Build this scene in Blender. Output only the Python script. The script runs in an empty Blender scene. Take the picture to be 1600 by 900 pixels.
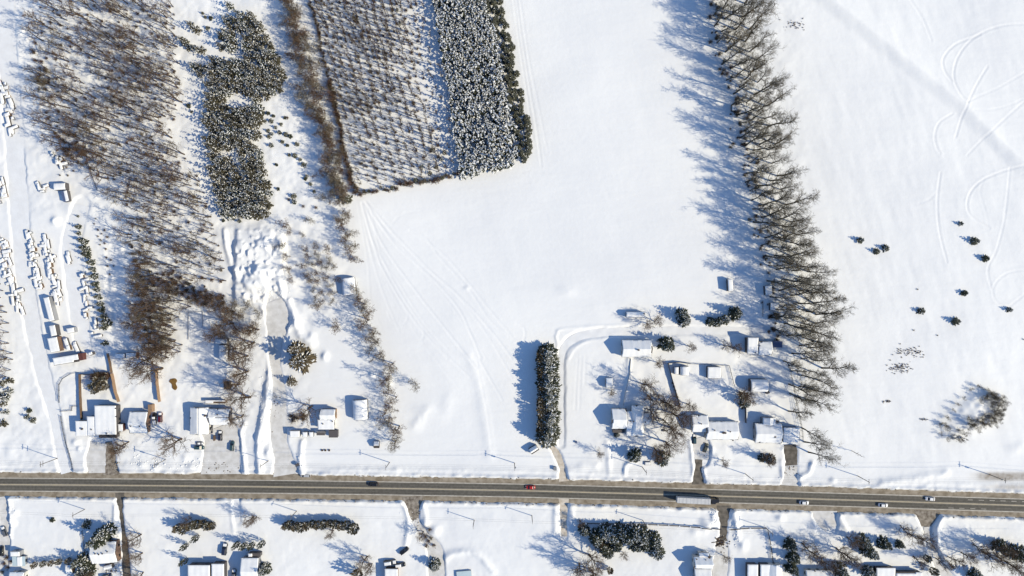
import bpy, math, random
import numpy as np
from mathutils import Vector

random.seed(7)
np.random.seed(7)
scene = bpy.context.scene
COL = scene.collection
R = math.radians

# ------------------------------------------------------------------ camera
S = 0.31          # metres per map unit
H = 330.0         # flying height
cam_data = bpy.data.cameras.new("camera")
cam = bpy.data.objects.new("camera", cam_data)
COL.objects.link(cam)
cam.location = (0, 0, H)
cam.rotation_euler = (0, 0, 0)
cam_data.sensor_width = 36.0
cam_data.lens = 36.0 * H / (1600 * S)
cam_data.clip_start = 1.0
cam_data.clip_end = 20000.0
scene.camera = cam

# ------------------------------------------------------------------ sky, sun, exposure
SUN_ELEV = 33.5
SUN_AZ = math.degrees(math.atan2(-0.316, 0.949))      # direction towards the sun, angle from +x
world = bpy.data.worlds.new("World")
scene.world = world
world.use_nodes = True
nt = world.node_tree
bg = nt.nodes["Background"]
sky = nt.nodes.new("ShaderNodeTexSky")
sky.sky_type = 'NISHITA'
sky.sun_disc = False
sky.sun_elevation = R(SUN_ELEV)
sky.sun_rotation = R(90 - SUN_AZ)                     # clockwise from north
sky.altitude = 250
sky.air_density = 1.0
sky.dust_density = 0.1
sky.ozone_density = 6.0
nt.links.new(sky.outputs[0], bg.inputs[0])
bg.inputs[1].default_value = 0.135
sun_d = bpy.data.lights.new("sun", 'SUN')
sun_d.energy = 4.2
sun_d.angle = R(0.5)
sun_d.color = (1.0, 0.895, 0.665)
sun = bpy.data.objects.new("sun", sun_d)
COL.objects.link(sun)
sdir = Vector((math.cos(R(SUN_AZ)) * math.cos(R(SUN_ELEV)), math.sin(R(SUN_AZ)) * math.cos(R(SUN_ELEV)), math.sin(R(SUN_ELEV))))
sun.rotation_euler = sdir.to_track_quat('Z', 'Y').to_euler()
sun.location = sdir * 400
scene.view_settings.view_transform = 'Standard'
scene.view_settings.look = 'None'
scene.view_settings.exposure = 0.26
scene.view_settings.gamma = 1.0
scene.cycles.max_bounces = 5
scene.cycles.diffuse_bounces = 3
scene.cycles.use_adaptive_sampling = True

# ------------------------------------------------------------------ helpers
def W(px, py, h=0.0):
    """map unit -> ground metres for a point h above the ground"""
    k = S * (H - h) / H
    return ((px - 800) * k, (450 - py) * k)

def mat(name, col, rough=0.8, var=0.0, scale=1.0, col2=None, bump=0.0, bscale=4.0, metal=0.0, spec=0.3):
    m = bpy.data.materials.new(name)
    m.use_nodes = True
    n, l = m.node_tree.nodes, m.node_tree.links
    b = n["Principled BSDF"]
    b.inputs["Roughness"].default_value = rough
    b.inputs["Metallic"].default_value = metal
    b.inputs["Specular IOR Level"].default_value = spec
    c = (*col, 1)
    b.inputs["Base Color"].default_value = c
    if var > 0 or col2:
        geo = n.new("ShaderNodeNewGeometry")
        tx = n.new("ShaderNodeTexNoise")
        tx.inputs["Scale"].default_value = scale
        tx.inputs["Detail"].default_value = 5
        l.new(geo.outputs["Position"], tx.inputs["Vector"])
        rp = n.new("ShaderNodeMapRange")
        rp.inputs["From Min"].default_value = 0.35
        rp.inputs["From Max"].default_value = 0.65
        l.new(tx.outputs["Fac"], rp.inputs["Value"])
        mx = n.new("ShaderNodeMix")
        mx.data_type = 'RGBA'
        l.new(rp.outputs[0], mx.inputs[0])
        mx.inputs[6].default_value = c
        mx.inputs[7].default_value = (*(col2 or [min(1, v * (1 + var)) for v in col]), 1)
        l.new(mx.outputs[2], b.inputs["Base Color"])
    if bump > 0:
        geo2 = n.new("ShaderNodeNewGeometry")
        t2 = n.new("ShaderNodeTexNoise")
        t2.inputs["Scale"].default_value = bscale
        t2.inputs["Detail"].default_value = 6
        l.new(geo2.outputs["Position"], t2.inputs["Vector"])
        bp = n.new("ShaderNodeBump")
        bp.inputs["Strength"].default_value = 1.0
        bp.inputs["Distance"].default_value = bump
        l.new(t2.outputs["Fac"], bp.inputs["Height"])
        l.new(bp.outputs[0], b.inputs["Normal"])
    return m

SNOW = (0.85, 0.85, 0.845)
M = {}
M['snow'] = mat('snow', SNOW, 0.7, bump=0.05, bscale=2.0, spec=0.2)
M['roof_snow'] = mat('roof_snow', (0.86, 0.86, 0.855), 0.7, bump=0.03, bscale=1.5, spec=0.2)
M['packed'] = mat('packed_snow', (0.58, 0.565, 0.54), 0.7, col2=(0.71, 0.70, 0.685), scale=0.35, bump=0.05, bscale=1.2)
M['lane'] = mat('lane_snow', (0.76, 0.765, 0.775), 0.7, col2=(0.82, 0.83, 0.84), scale=0.25, bump=0.05, bscale=1.2)
M['sandy'] = mat('sanded_snow', (0.50, 0.43, 0.34), 0.8, col2=(0.66, 0.60, 0.52), scale=0.5, bump=0.05)
M['dirt'] = mat('wet_gravel', (0.13, 0.105, 0.08), 0.8, col2=(0.34, 0.30, 0.25), scale=0.6, bump=0.06)
M['darkdrive'] = mat('bare_driveway', (0.085, 0.075, 0.062), 0.8, col2=(0.17, 0.15, 0.125), scale=0.5, bump=0.04)
M['shoulder'] = mat('salted_gravel', (0.20, 0.165, 0.12), 0.9, col2=(0.34, 0.295, 0.235), scale=0.35, bump=0.05)
M['white_paint'] = mat('white_paint', (0.74, 0.70, 0.62), 0.7, col2=(0.52, 0.48, 0.42), scale=0.5)
M['yellow_paint'] = mat('yellow_paint', (0.72, 0.60, 0.40), 0.7, col2=(0.56, 0.48, 0.36), scale=0.4)
M['bark'] = mat('bark', (0.05, 0.034, 0.023), 0.9, col2=(0.09, 0.064, 0.045), scale=2.0)
M['bark_grey'] = mat('grey_bark', (0.035, 0.031, 0.025), 0.9, col2=(0.075, 0.068, 0.057), scale=2.0)
M['twig'] = mat('twig', (0.10, 0.062, 0.037), 0.9, col2=(0.155, 0.102, 0.066), scale=0.15)
M['twig_grey'] = mat('grey_twig', (0.108, 0.086, 0.054), 0.9, col2=(0.17, 0.14, 0.094), scale=0.15)
M['twig_red'] = mat('brown_twig', (0.10, 0.056, 0.034), 0.9, col2=(0.15, 0.09, 0.06), scale=0.2)
M['needle'] = mat('needles', (0.027, 0.034, 0.022), 0.8, col2=(0.052, 0.058, 0.036), scale=0.8)
M['needle_olive'] = mat('olive_needles', (0.052, 0.048, 0.030), 0.8, col2=(0.088, 0.078, 0.050), scale=0.7)
M['needle_green'] = mat('green_needles', (0.058, 0.06, 0.04), 0.8, col2=(0.10, 0.10, 0.07), scale=0.7)
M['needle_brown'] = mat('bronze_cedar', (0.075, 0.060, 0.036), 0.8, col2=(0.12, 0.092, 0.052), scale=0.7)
M['wood'] = mat('weathered_wood', (0.11, 0.07, 0.045), 0.9, col2=(0.16, 0.11, 0.075), scale=1.5)
M['cedar_wood'] = mat('orange_cedar', (0.235, 0.15, 0.092), 0.85, col2=(0.31, 0.21, 0.14), scale=1.5)
M['pole_wood'] = mat('pole_wood', (0.10, 0.085, 0.072), 0.9, col2=(0.15, 0.13, 0.115), scale=1.0)
M['wire'] = mat('cable', (0.06, 0.06, 0.065), 0.6)
M['metal'] = mat('galvanised_steel', (0.42, 0.43, 0.44), 0.5, metal=0.6)
M['porcelain'] = mat('porcelain', (0.35, 0.33, 0.31), 0.3)
M['glass'] = mat('dark_glass', (0.015, 0.018, 0.022), 0.08, spec=0.6)
M['rubber'] = mat('rubber', (0.018, 0.018, 0.019), 0.9)
M['lamp'] = mat('headlight', (0.6, 0.6, 0.58), 0.2)
M['tail'] = mat('taillight', (0.35, 0.02, 0.02), 0.3)
M['siding'] = mat('pale_siding', (0.48, 0.47, 0.44), 0.8, col2=(0.54, 0.53, 0.50), scale=0.5)
M['siding_grey'] = mat('grey_siding', (0.22, 0.23, 0.25), 0.8, col2=(0.27, 0.28, 0.30), scale=0.5)
M['siding_dark'] = mat('dark_siding', (0.075, 0.07, 0.075), 0.8, col2=(0.10, 0.095, 0.10), scale=0.5)
M['brick'] = mat('brick_wall', (0.15, 0.092, 0.066), 0.9, col2=(0.21, 0.14, 0.105), scale=1.5)
M['redwall'] = mat('red_wall', (0.10, 0.038, 0.034), 0.8, col2=(0.13, 0.055, 0.05), scale=1.0)
M['tin'] = mat('tin_wall', (0.33, 0.34, 0.36), 0.5, metal=0.3)
M['shingle'] = mat('roof_shingle', (0.055, 0.05, 0.05), 0.9, col2=(0.09, 0.08, 0.078), scale=1.0)
M['fascia'] = mat('fascia', (0.10, 0.09, 0.09), 0.8)
M['chim'] = mat('chimney_brick', (0.06, 0.048, 0.044), 0.9, col2=(0.1, 0.08, 0.07), scale=3.0)
M['white_body'] = mat('white_steel', (0.72, 0.73, 0.74), 0.4)
M['trailer_roof'] = mat('trailer_roof', (0.50, 0.50, 0.50), 0.6, col2=(0.60, 0.60, 0.59), scale=.5)
M['tarp_blue'] = mat('blue_tarp', (0.09, 0.12, 0.22), 0.6)
M['ice'] = mat('pool_cover', (0.45, 0.56, 0.60), 0.4, col2=(0.52, 0.62, 0.66), scale=0.3)
def paint(name, col):
    m = mat(name, col, 0.32, spec=0.5)
    m.node_tree.nodes["Principled BSDF"].inputs["Coat Weight"].default_value = 0.4
    return m
P_ = {k: paint('paint_' + k, v) for k, v in dict(black=(0.012, 0.012, 0.014), red=(0.42, 0.015, 0.012), white=(0.78, 0.78, 0.78), silver=(0.42, 0.43, 0.45), blue=(0.06, 0.12, 0.26),
                                                 navy=(0.02, 0.026, 0.055), olive=(0.09, 0.09, 0.06), grey=(0.12, 0.13, 0.15), maroon=(0.12, 0.012, 0.02), teal=(0.03, 0.07, 0.085)).items()}

def mesh(name, verts, faces, mats, fmat=None, smooth=False):
    me = bpy.data.meshes.new(name)
    me.from_pydata(verts, [], faces)
    for m in (mats if isinstance(mats, (list, tuple)) else [mats]):
        me.materials.append(m)
    if fmat is not None:
        me.polygons.foreach_set("material_index", np.array(fmat, dtype=np.int32))
    if smooth:
        me.polygons.foreach_set("use_smooth", np.ones(len(me.polygons), dtype=bool))
    me.update()
    return me

def link(name, me, parent=None, loc=(0, 0, 0), rz=0.0, sc=None, **props):
    o = bpy.data.objects.new(name, me)
    COL.objects.link(o)
    o.location = loc
    if rz:
        o.rotation_euler = (0, 0, rz)
    if sc is not None:
        o.scale = (sc, sc, sc) if not isinstance(sc, (tuple, list)) else sc
    if parent is not None:
        o.parent = parent
    for k, v in props.items():
        if v is not None:
            o[k] = v
    return o

def thing(name, label, category, loc, rz=0.0, group=None, sc=None):
    return link(name, None, None, loc, rz, sc, label=label, category=category, group=group)

class MB:
    """collects shapes into one mesh"""
    def __init__(s):
        s.v, s.f, s.m = [], [], []
    def add(s, verts, faces, mi=0):
        o = len(s.v)
        s.v += [tuple(p) for p in verts]
        s.f += [tuple(i + o for i in f) for f in faces]
        s.m += [mi] * len(faces)
    def box(s, cx, cy, cz, sx, sy, sz, rz=0.0, mi=0, taper=1.0):
        c, n = math.cos(rz), math.sin(rz)
        pts = []
        for dz in (-1, 1):
            k = taper if dz > 0 else 1.0
            for dx, dy in ((-1, -1), (1, -1), (1, 1), (-1, 1)):
                x, y = dx * sx / 2 * k, dy * sy / 2 * k
                pts.append((cx + x * c - y * n, cy + x * n + y * c, cz + dz * sz / 2))
        s.add(pts, [(3, 2, 1, 0), (4, 5, 6, 7), (0, 1, 5, 4), (1, 2, 6, 5), (2, 3, 7, 6), (3, 0, 4, 7)], mi)
    def tube(s, p0, p1, r0, r1, n=5, mi=0, caps=False):
        p0, p1 = Vector(p0), Vector(p1)
        d = p1 - p0
        if d.length < 1e-6:
            return
        d.normalize()
        a = d.orthogonal().normalized()
        b = d.cross(a)
        o = len(s.v)
        tip = r1 <= 1e-4
        for i in range(n):
            t = 2 * math.pi * i / n
            q = a * math.cos(t) + b * math.sin(t)
            s.v.append(tuple(p0 + q * r0))
        if tip:
            s.v.append(tuple(p1))
            for i in range(n):
                s.f.append((o + i, o + (i + 1) % n, o + n)); s.m.append(mi)
        else:
            for i in range(n):
                t = 2 * math.pi * i / n
                q = a * math.cos(t) + b * math.sin(t)
                s.v.append(tuple(p1 + q * r1))
            for i in range(n):
                j = (i + 1) % n
                s.f.append((o + i, o + j, o + n + j, o + n + i)); s.m.append(mi)
            if caps:
                s.f.append(tuple(o + n + i for i in range(n))); s.m.append(mi)
                s.f.append(tuple(o + n - 1 - i for i in range(n))); s.m.append(mi)
    def build(s, name, mats, smooth=False):
        return mesh(name, s.v, s.f, mats, s.m, smooth)

# ------------------------------------------------------------------ terrain
def axis(half, step, far):
    core = np.arange(-half, half + step * 0.5, step)
    out, d, x = [], step * 2, half
    while x < far:
        d *= 1.55
        x += d
        out.append(x)
    out = np.array(out)
    return np.concatenate([-out[::-1], core, out])
GX, GY = axis(262.0, 0.55, 6000.0), axis(152.0, 0.55, 6000.0)
X2, Y2 = np.meshgrid(GX, GY)
PX, PY = X2 / S + 800.0, 450.0 - Y2 / S       # map units

def sstep(a, b, x):
    t = np.clip((x - a) / (b - a), 0, 1)
    return t * t * (3 - 2 * t)

def vnoise(x, y, cell, seed):
    rng = np.random.RandomState(int(seed))
    n = 256
    g = rng.rand(n, n) * 2 - 1
    u, v = x / cell + 1000.37, y / cell + 1000.71
    i, j = np.floor(u).astype(int), np.floor(v).astype(int)
    fu, fv = u - i, v - j
    fu, fv = fu * fu * (3 - 2 * fu), fv * fv * (3 - 2 * fv)
    i0, j0, i1, j1 = i % n, j % n, (i + 1) % n, (j + 1) % n
    return (g[j0, i0] * (1 - fu) + g[j0, i1] * fu) * (1 - fv) + (g[j1, i0] * (1 - fu) + g[j1, i1] * fu) * fv

def catmull(pts, step=3.0):
    """smooth a polyline given in map units"""
    P = [np.array(p[:2], float) for p in pts]
    P = [2 * P[0] - P[1]] + P + [2 * P[-1] - P[-2]]
    out = []
    for k in range(1, len(P) - 2):
        a, b, c, d = P[k - 1:k + 3]
        n = max(2, int(np.linalg.norm(c - b) / step))
        for t in np.arange(n) / n:
            out.append(0.5 * (2 * b + (c - a) * t + (2 * a - 5 * b + 4 * c - d) * t * t + (3 * b - 3 * c + d - a) * t ** 3))
    out.append(P[-2])
    return np.array(out)

def pdist(pts, reach):
    """(slice, distance, side) of grid points within reach of a polyline, map units"""
    pts = np.asarray(pts, float)
    x0, x1 = pts[:, 0].min() - reach, pts[:, 0].max() + reach
    y0, y1 = pts[:, 1].min() - reach, pts[:, 1].max() + reach
    ci = np.where((PX[0] >= x0) & (PX[0] <= x1))[0]
    ri = np.where((PY[:, 0] >= y0) & (PY[:, 0] <= y1))[0]
    if len(ci) < 2 or len(ri) < 2:
        return None
    sl = (slice(ri[0], ri[-1] + 1), slice(ci[0], ci[-1] + 1))
    px, py = PX[sl], PY[sl]
    best = np.full(px.shape, 1e9)
    side = np.zeros(px.shape)
    for (ax, ay), (bx, by) in zip(pts[:-1], pts[1:]):
        dx, dy = bx - ax, by - ay
        L = dx * dx + dy * dy + 1e-9
        t = np.clip(((px - ax) * dx + (py - ay) * dy) / L, 0, 1)
        ex, ey = px - ax - t * dx, py - ay - t * dy
        d = np.hypot(ex, ey)
        m = d < best
        best[m] = d[m]
        side[m] = np.sign(dx * ey - dy * ex)[m]
    return sl, best, side

def boxmask(x0, y0, x1, y1, soft=25):
    return sstep(x0 - soft, x0 + soft, PX) * (1 - sstep(x1 - soft, x1 + soft, PX)) * sstep(y0 - soft, y0 + soft, PY) * (1 - sstep(y1 - soft, y1 + soft, PY))

def road_y(x):
    return np.interp(x, [-400, 0, 200, 400, 600, 800, 1000, 1200, 1400, 1600, 2000], [755, 757, 758.4, 760.4, 762.9, 766.2, 771.4, 777.4, 783.6, 790, 803])
RX = np.arange(-420, 2021, 12.0)
RY = np.convolve(np.pad(road_y(RX), 4, mode='edge'), np.ones(9) / 9, mode='valid')
def ry(x):
    return np.interp(x, RX, RY)

Z = np.full(PX.shape, 0.55)
DIRT = np.zeros(PX.shape)
Z += 0.35 * vnoise(X2, Y2, 70, 1) + 0.14 * vnoise(X2, Y2, 24, 2)
# wind-packed streaks on the open fields, a bit stronger on the eastern one
xs, ys = X2 * 0.94 + Y2 * 0.34, -X2 * 0.34 + Y2 * 0.94
east = sstep(1200, 1330, PX) * (1 - sstep(700, 740, PY))
Z += (0.035 + 0.07 * east) * vnoise(xs, ys * 0.35, 6, 3) + (0.012 + 0.035 * east) * vnoise(xs, ys * 0.4, 2.5, 4)
Z += 0.10 * vnoise(xs * 0.5, ys, 11, 8)
rough = np.maximum.reduce([boxmask(-200, 520, 480, 735, 18) * 0.75, boxmask(-200, -100, 500, 340, 20) * 0.9, boxmask(200, 330, 540, 520, 18), boxmask(925, 560, 1260, 735, 15) * 0.5,
                           boxmask(-200, 795, 1800, 1100, 12) * 0.32, boxmask(1130, -60, 1250, 640, 30) * 0.6, boxmask(-60, 60, 190, 560, 15) * 0.35])
Z += rough * (0.28 * vnoise(X2, Y2, 7.5, 5) + 0.20 * vnoise(X2, Y2, 3.6, 6) + 0.10 * vnoise(X2, Y2, 1.7, 7))

def ridge(pts, w, h, n=0.35, seed=11, smooth=True):
    q = catmull(pts) if smooth and len(pts) > 2 else np.array(pts, float)
    r = pdist(q, w * 3)
    if r is None:
        return
    sl, d, _ = r
    k = np.exp(-(d / w) ** 2)
    Z[sl] += h * k * (1 + n * vnoise(X2[sl], Y2[sl], 3.2, seed) + 0.5 * n * vnoise(X2[sl], Y2[sl], 1.5, seed + 1))

def groove(pts, w, depth, lip=0.5):
    q = catmull(pts)
    r = pdist(q, w * 4)
    if r is None:
        return
    sl, d, _ = r
    Z[sl] += -depth * np.exp(-(d / w) ** 2) + lip * depth * np.exp(-((d - 1.9 * w) / (0.8 * w)) ** 2)

def mound(px, py, rx, ryy, h, n=0.25, seed=21):
    R_ = max(rx, ryy) * 2.6
    r = pdist([(px, py), (px + 0.01, py)], R_)
    if r is None:
        return
    sl = r[0]
    q = ((PX[sl] - px) / rx) ** 2 + ((PY[sl] - py) / ryy) ** 2
    Z[sl] += h * np.exp(-q) * (1 + n * vnoise(X2[sl], Y2[sl], 2.6, seed))

BSIGN = -1.0
# broad berm of the snowed-in lane across the eastern field
r = pdist(np.array([(1250, -40), (1285, 0), (1400, 92), (1500, 172), (1580, 250), (1700, 350)]), 85)
sl, d, side = r
sd = d * side * BSIGN
stp = sstep(-13, 9, sd)
Z[sl] += (0.95 * stp * np.exp(-np.clip(sd - 9, 0, 99) / 20.0)) * (1 + 0.15 * vnoise(X2[sl], Y2[sl], 9, 77))
# snowmobile trails
T = []
T += [([(1610, 37), (1560, 42), (1520, 60), (1495, 90), (1488, 122), (1498, 148), (1510, 160)], .15)]
T += [([(1530, 55), (1492, 70), (1472, 92), (1474, 112), (1485, 128)], .15)]
T += [([(1510, 160), (1530, 150), (1560, 137), (1610, 108)], .08), ([(1542, 104), (1526, 130), (1510, 162), (1500, 188), (1492, 215)], .13)]
T += [([(1487, 178), (1466, 192), (1459, 212), (1462, 230), (1468, 241)], .13), ([(1468, 270), (1463, 315), (1466, 360), (1478, 410)], .14)]
T += [([(1610, 256), (1560, 270), (1528, 286), (1511, 310), (1514, 336), (1545, 357)], .15), ([(1577, 262), (1568, 340), (1555, 392), (1542, 420), (1548, 452)], .10)]
T += [([(1610, 421), (1575, 426), (1553, 444), (1552, 466), (1570, 480), (1592, 466), (1610, 450)], .09), ([(1418, -5), (1440, 30), (1454, 65)], .10)]
T += [([(1610, 150), (1570, 185), (1536, 216), (1510, 243)], .10), ([(1520, 172), (1545, 172), (1575, 165), (1610, 150)], .08), ([(1434, 318), (1450, 312), (1462, 300)], .06)]
T += [([(1536, 280), (1530, 300), (1538, 330), (1543, 352)], .05), ([(1610, 268), (1595, 272)], .10)]
T += [([(564, 316), (572, 360), (584, 410), (600, 460), (625, 520)], .06), ([(566, 316), (580, 370), (605, 420), (640, 480), (690, 545), (735, 590)], .07)]
T += [([(570, 314), (590, 345), (620, 385), (670, 430), (715, 480), (735, 520), (752, 560)], .10), ([(573, 318), (610, 370), (660, 415), (705, 450), (745, 500), (775, 545), (800, 590)], .06)]
T += [([(600, 350), (640, 362), (665, 372), (685, 400), (712, 430), (735, 455), (765, 500), (790, 520), (815, 540)], .07), ([(580, 330), (596, 400), (622, 440), (660, 500), (700, 545)], .05)]
T += [([(606, 486), (612, 500), (622, 508), (634, 504), (637, 490), (630, 480)], .05), ([(645, 535), (660, 530), (662, 515), (655, 505)], .05), ([(612, 350), (630, 335), (660, 330)], .04)]
T += [([(806, -5), (815, 60), (826, 130), (838, 200), (846, 260)], .08), ([(802, -5), (812, 70), (824, 150), (833, 220)], .08), ([(812, -5), (826, 90), (842, 170), (856, 240)], .05)]
T += [([(806, 506), (818, 512), (820, 522), (817, 533), (806, 536)], .08), ([(745, 560), (752, 600), (762, 650), (768, 700)], .05), ([(560, 318), (575, 410), (580, 470), (600, 520)], .04)]
T += [([(903, 560), (900, 600), (898, 640)], .05), ([(908, 556), (906, 600), (905, 640)], .05), ([(915, 556), (913, 600)], .05), ([(588, 330), (640, 400), (700, 470), (760, 560)], .03), ([(577, 340), (600, 430), (650, 520), (720, 610)], .03)]
T += [([(566, 318), (590, 400), (618, 455), (655, 510), (700, 560)], .09), ([(568, 316), (600, 385), (650, 455), (705, 525), (745, 575)], .10), ([(572, 316), (625, 375), (680, 430), (725, 470), (770, 520), (800, 560)], .10), ([(640, 360), (690, 395), (730, 440), (770, 490), (800, 525)], .08), ([(748, 560), (765, 590), (785, 625)], .08), ([(600, 340), (630, 352), (660, 368)], .07)]
for pts, dep in T:
    groove(pts, 1.5, dep * 0.85)
ridge([(733, 555), (748, 600), (756, 650), (766, 712)], 8, 0.25, 0.2)
ridge([(655, 640), (690, 650), (700, 625)], 10, 0.25, 0.1)

# ploughed banks beside the road
for sgn, off, w, h in ((-1, 21.5, 3.2, 0.85), (1, 21.0, 3.0, 0.75), (-1, 30, 5, 0.3)):
    q = [(x, ry(x) + sgn * off) for x in np.arange(-40, 1660, 15)]
    ridge(q, w, h, 0.5, 31 + off, smooth=False)

# snow banks, piles and drifts:  (points, width, height)
for a in [([(78, 600), (84, 650), (94, 695), (104, 738)], 3.2, 1.0), ([(112, 738), (104, 690), (97, 640)], 2.0, 0.25), ([(182, 790), (180, 830), (180, 870)], 3, 0.6),
          ([(408, 735), (405, 700), (411, 655), (420, 600), (427, 560), (424, 540)], 5, 1.6), ([(428, 570), (424, 600), (417, 640), (413, 690)], 2.5, 0.9),
          ([(385, 735), (380, 700), (377, 680), (383, 660)], 3, 0.9), ([(474, 740), (470, 715), (473, 690)], 4, 0.9), ([(462, 505), (470, 520), (480, 530), (487, 535)], 7, 1.3),
          ([(452, 470), (460, 490), (462, 505), (450, 515)], 4, 1.2), ([(411, 480), (422, 500), (428, 518), (432, 535)], 4, 1.3),
          ([(868, 525), (872, 545), (874, 600), (874, 690)], 1.6, 0.3), ([(870, 522), (880, 514), (960, 509), (1180, 508)], 2.0, 0.25), ([(888, 560), (900, 542), (925, 530), (960, 526)], 2.0, 0.2),
          ([(982, 560), (980, 600), (975, 635)], 3.5, 0.5), ([(1098, 742), (1100, 720), (1112, 700)], 3, 0.8), ([(1083, 742), (1080, 710), (1077, 690)], 3, 0.6),
          ([(975, 740), (978, 725), (992, 720)], 3.0, 0.8), ([(952, 740), (950, 710), (948, 690)], 4, 0.4), ([(1248, 745), (1262, 738), (1268, 722)], 3.5, 0.9), ([(1222, 745), (1220, 720)], 3, 0.6),
          ([(630, 785), (637, 800), (638, 830), (634, 850)], 4, 0.8), ([(660, 785), (664, 800), (663, 820)], 4, 0.8), ([(1116, 800), (1112, 815), (1100, 825)], 6, 1.2), ([(1146, 800), (1150, 820), (1152, 840)], 5, 1.1),
          ([(1308, 800), (1314, 815), (1325, 832)], 4, 0.8), ([(1272, 800), (1272, 830)], 4, 0.5), ([(1466, 805), (1462, 830), (1466, 860), (1485, 885)], 4.5, 0.8), ([(14, 778), (18, 800), (17, 830), (12, 855)], 4, 0.9),
          ([(868, 785), (867, 830)], 4, 0.6), ([(894, 785), (893, 810)], 4, 0.6), ([(1380, 753), (1420, 748), (1475, 738)], 6, 0.7), ([(690, 880), (705, 865), (735, 862), (755, 872), (770, 892)], 5, 0.7),
          ([(362, 790), (366, 830)], 3, 0.3), ([(376, 790), (376, 812)], 2, 0.4), ([(180, 735), (168, 700)], 2, 0.4), ([(500, 742), (530, 735), (620, 735)], 5, 0.35), ([(890, 735), (905, 730), (930, 728)], 7, 0.5),
          ([(650, 665), (660, 650), (668, 640)], 8, 0.4), ([(40, 470), (60, 540), (78, 600)], 2.2, 0.35), ([(60, 470), (75, 560)], 1.6, 0.2), ([(30, 140), (40, 300), (45, 420)], 2.2, 0.25),
          ([(20, 140), (26, 300), (34, 420)], 2.0, 0.2), ([(352, 360), (357, 395), (365, 420)], 4, 0.7), ([(960, 650), (950, 600), (945, 570)], 5, 0.25)]:
    ridge(*a)
for a in [(582, 585, 5, 5, 1.3), (605, 596, 6, 5, 1.5), (590, 595, 5, 4, 0.9), (598, 583, 4, 3, 0.9), (600, 622, 4, 4, 0.9), (36, 47, 6, 5, 1.3), (37, 23, 3, 3, 1.0), (36, 310, 5, 5, 1.2), (88, 345, 6, 6, 1.5),
          (508, 556, 5, 6, 1.4), (488, 525, 5, 6, 1.0), (65, 170, 5, 5, 1.0), (1218, 808, 7, 6, 1.0), (120, 690, 6, 5, 0.8), (125, 700, 4, 4, 0.8), (680, 828, 8, 8, 1.2), (668, 815, 6, 6, 0.8),
          (225, 725, 7, 5, 0.9), (245, 730, 6, 4, 0.8), (300, 728, 7, 5, 0.8), (290, 715, 6, 5, 0.7), (1120, 790, 6, 5, 1.2), (1100, 815, 7, 6, 1.0), (1160, 850, 7, 9, 1.1), (1300, 750, 5, 4, 0.7),
          (1372, 757, 5, 4, 0.6), (1445, 760, 6, 3, 0.5), (420, 705, 6, 8, 1.4), (445, 485, 6, 8, 0.4), (1085, 830, 8, 6, 0.8), (25, 800, 6, 5, 0.9), (22, 815, 5, 5, 0.8), (730, 450, 4, 3, 0.3), (884, 455, 14, 8, 0.35),
          (1508, 652, 26, 20, 1.7), (1530, 634, 22, 16, 1.4), (1590, 700, 16, 8, 0.5)]:
    mound(*a)
# the big dumped snow heap with its crater of churned snow
heap = sstep(366, 376, PX + (PY - 350) * 0.03) * (1 - sstep(440, 450, PX)) * sstep(345, 372, PY) * (1 - sstep(462, 486, PY))
lump = np.maximum(0, vnoise(X2 * 1.0 + Y2 * 0.35, Y2 * 0.62, 3.9, 41)) + 0.5 * np.maximum(0, vnoise(X2, Y2, 1.7, 42))
Z += heap * (1.6 + 2.6 * lump)
crater = np.exp(-(((PX - 424) / 21) ** 2 + ((PY - 470) / 22) ** 2))
Z -= crater * heap * 2.2
rub = np.exp(-(((PX - 420) / 28) ** 2 + ((PY - 463) / 18) ** 2))
Z += rub * 0.9 * np.maximum(0, vnoise(X2, Y2, 1.3, 43))
DIRT += 0.35 * rub * (0.6 + 0.6 * vnoise(X2, Y2, 2.2, 44))
# furrowed drifts west of the wood and in the yards
fur = boxmask(165, 380, 215, 520, 10)
Z += fur * 0.5 * vnoise(X2 * 1.4, Y2 * 0.5 + X2 * 0.3, 3.0, 45)

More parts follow.
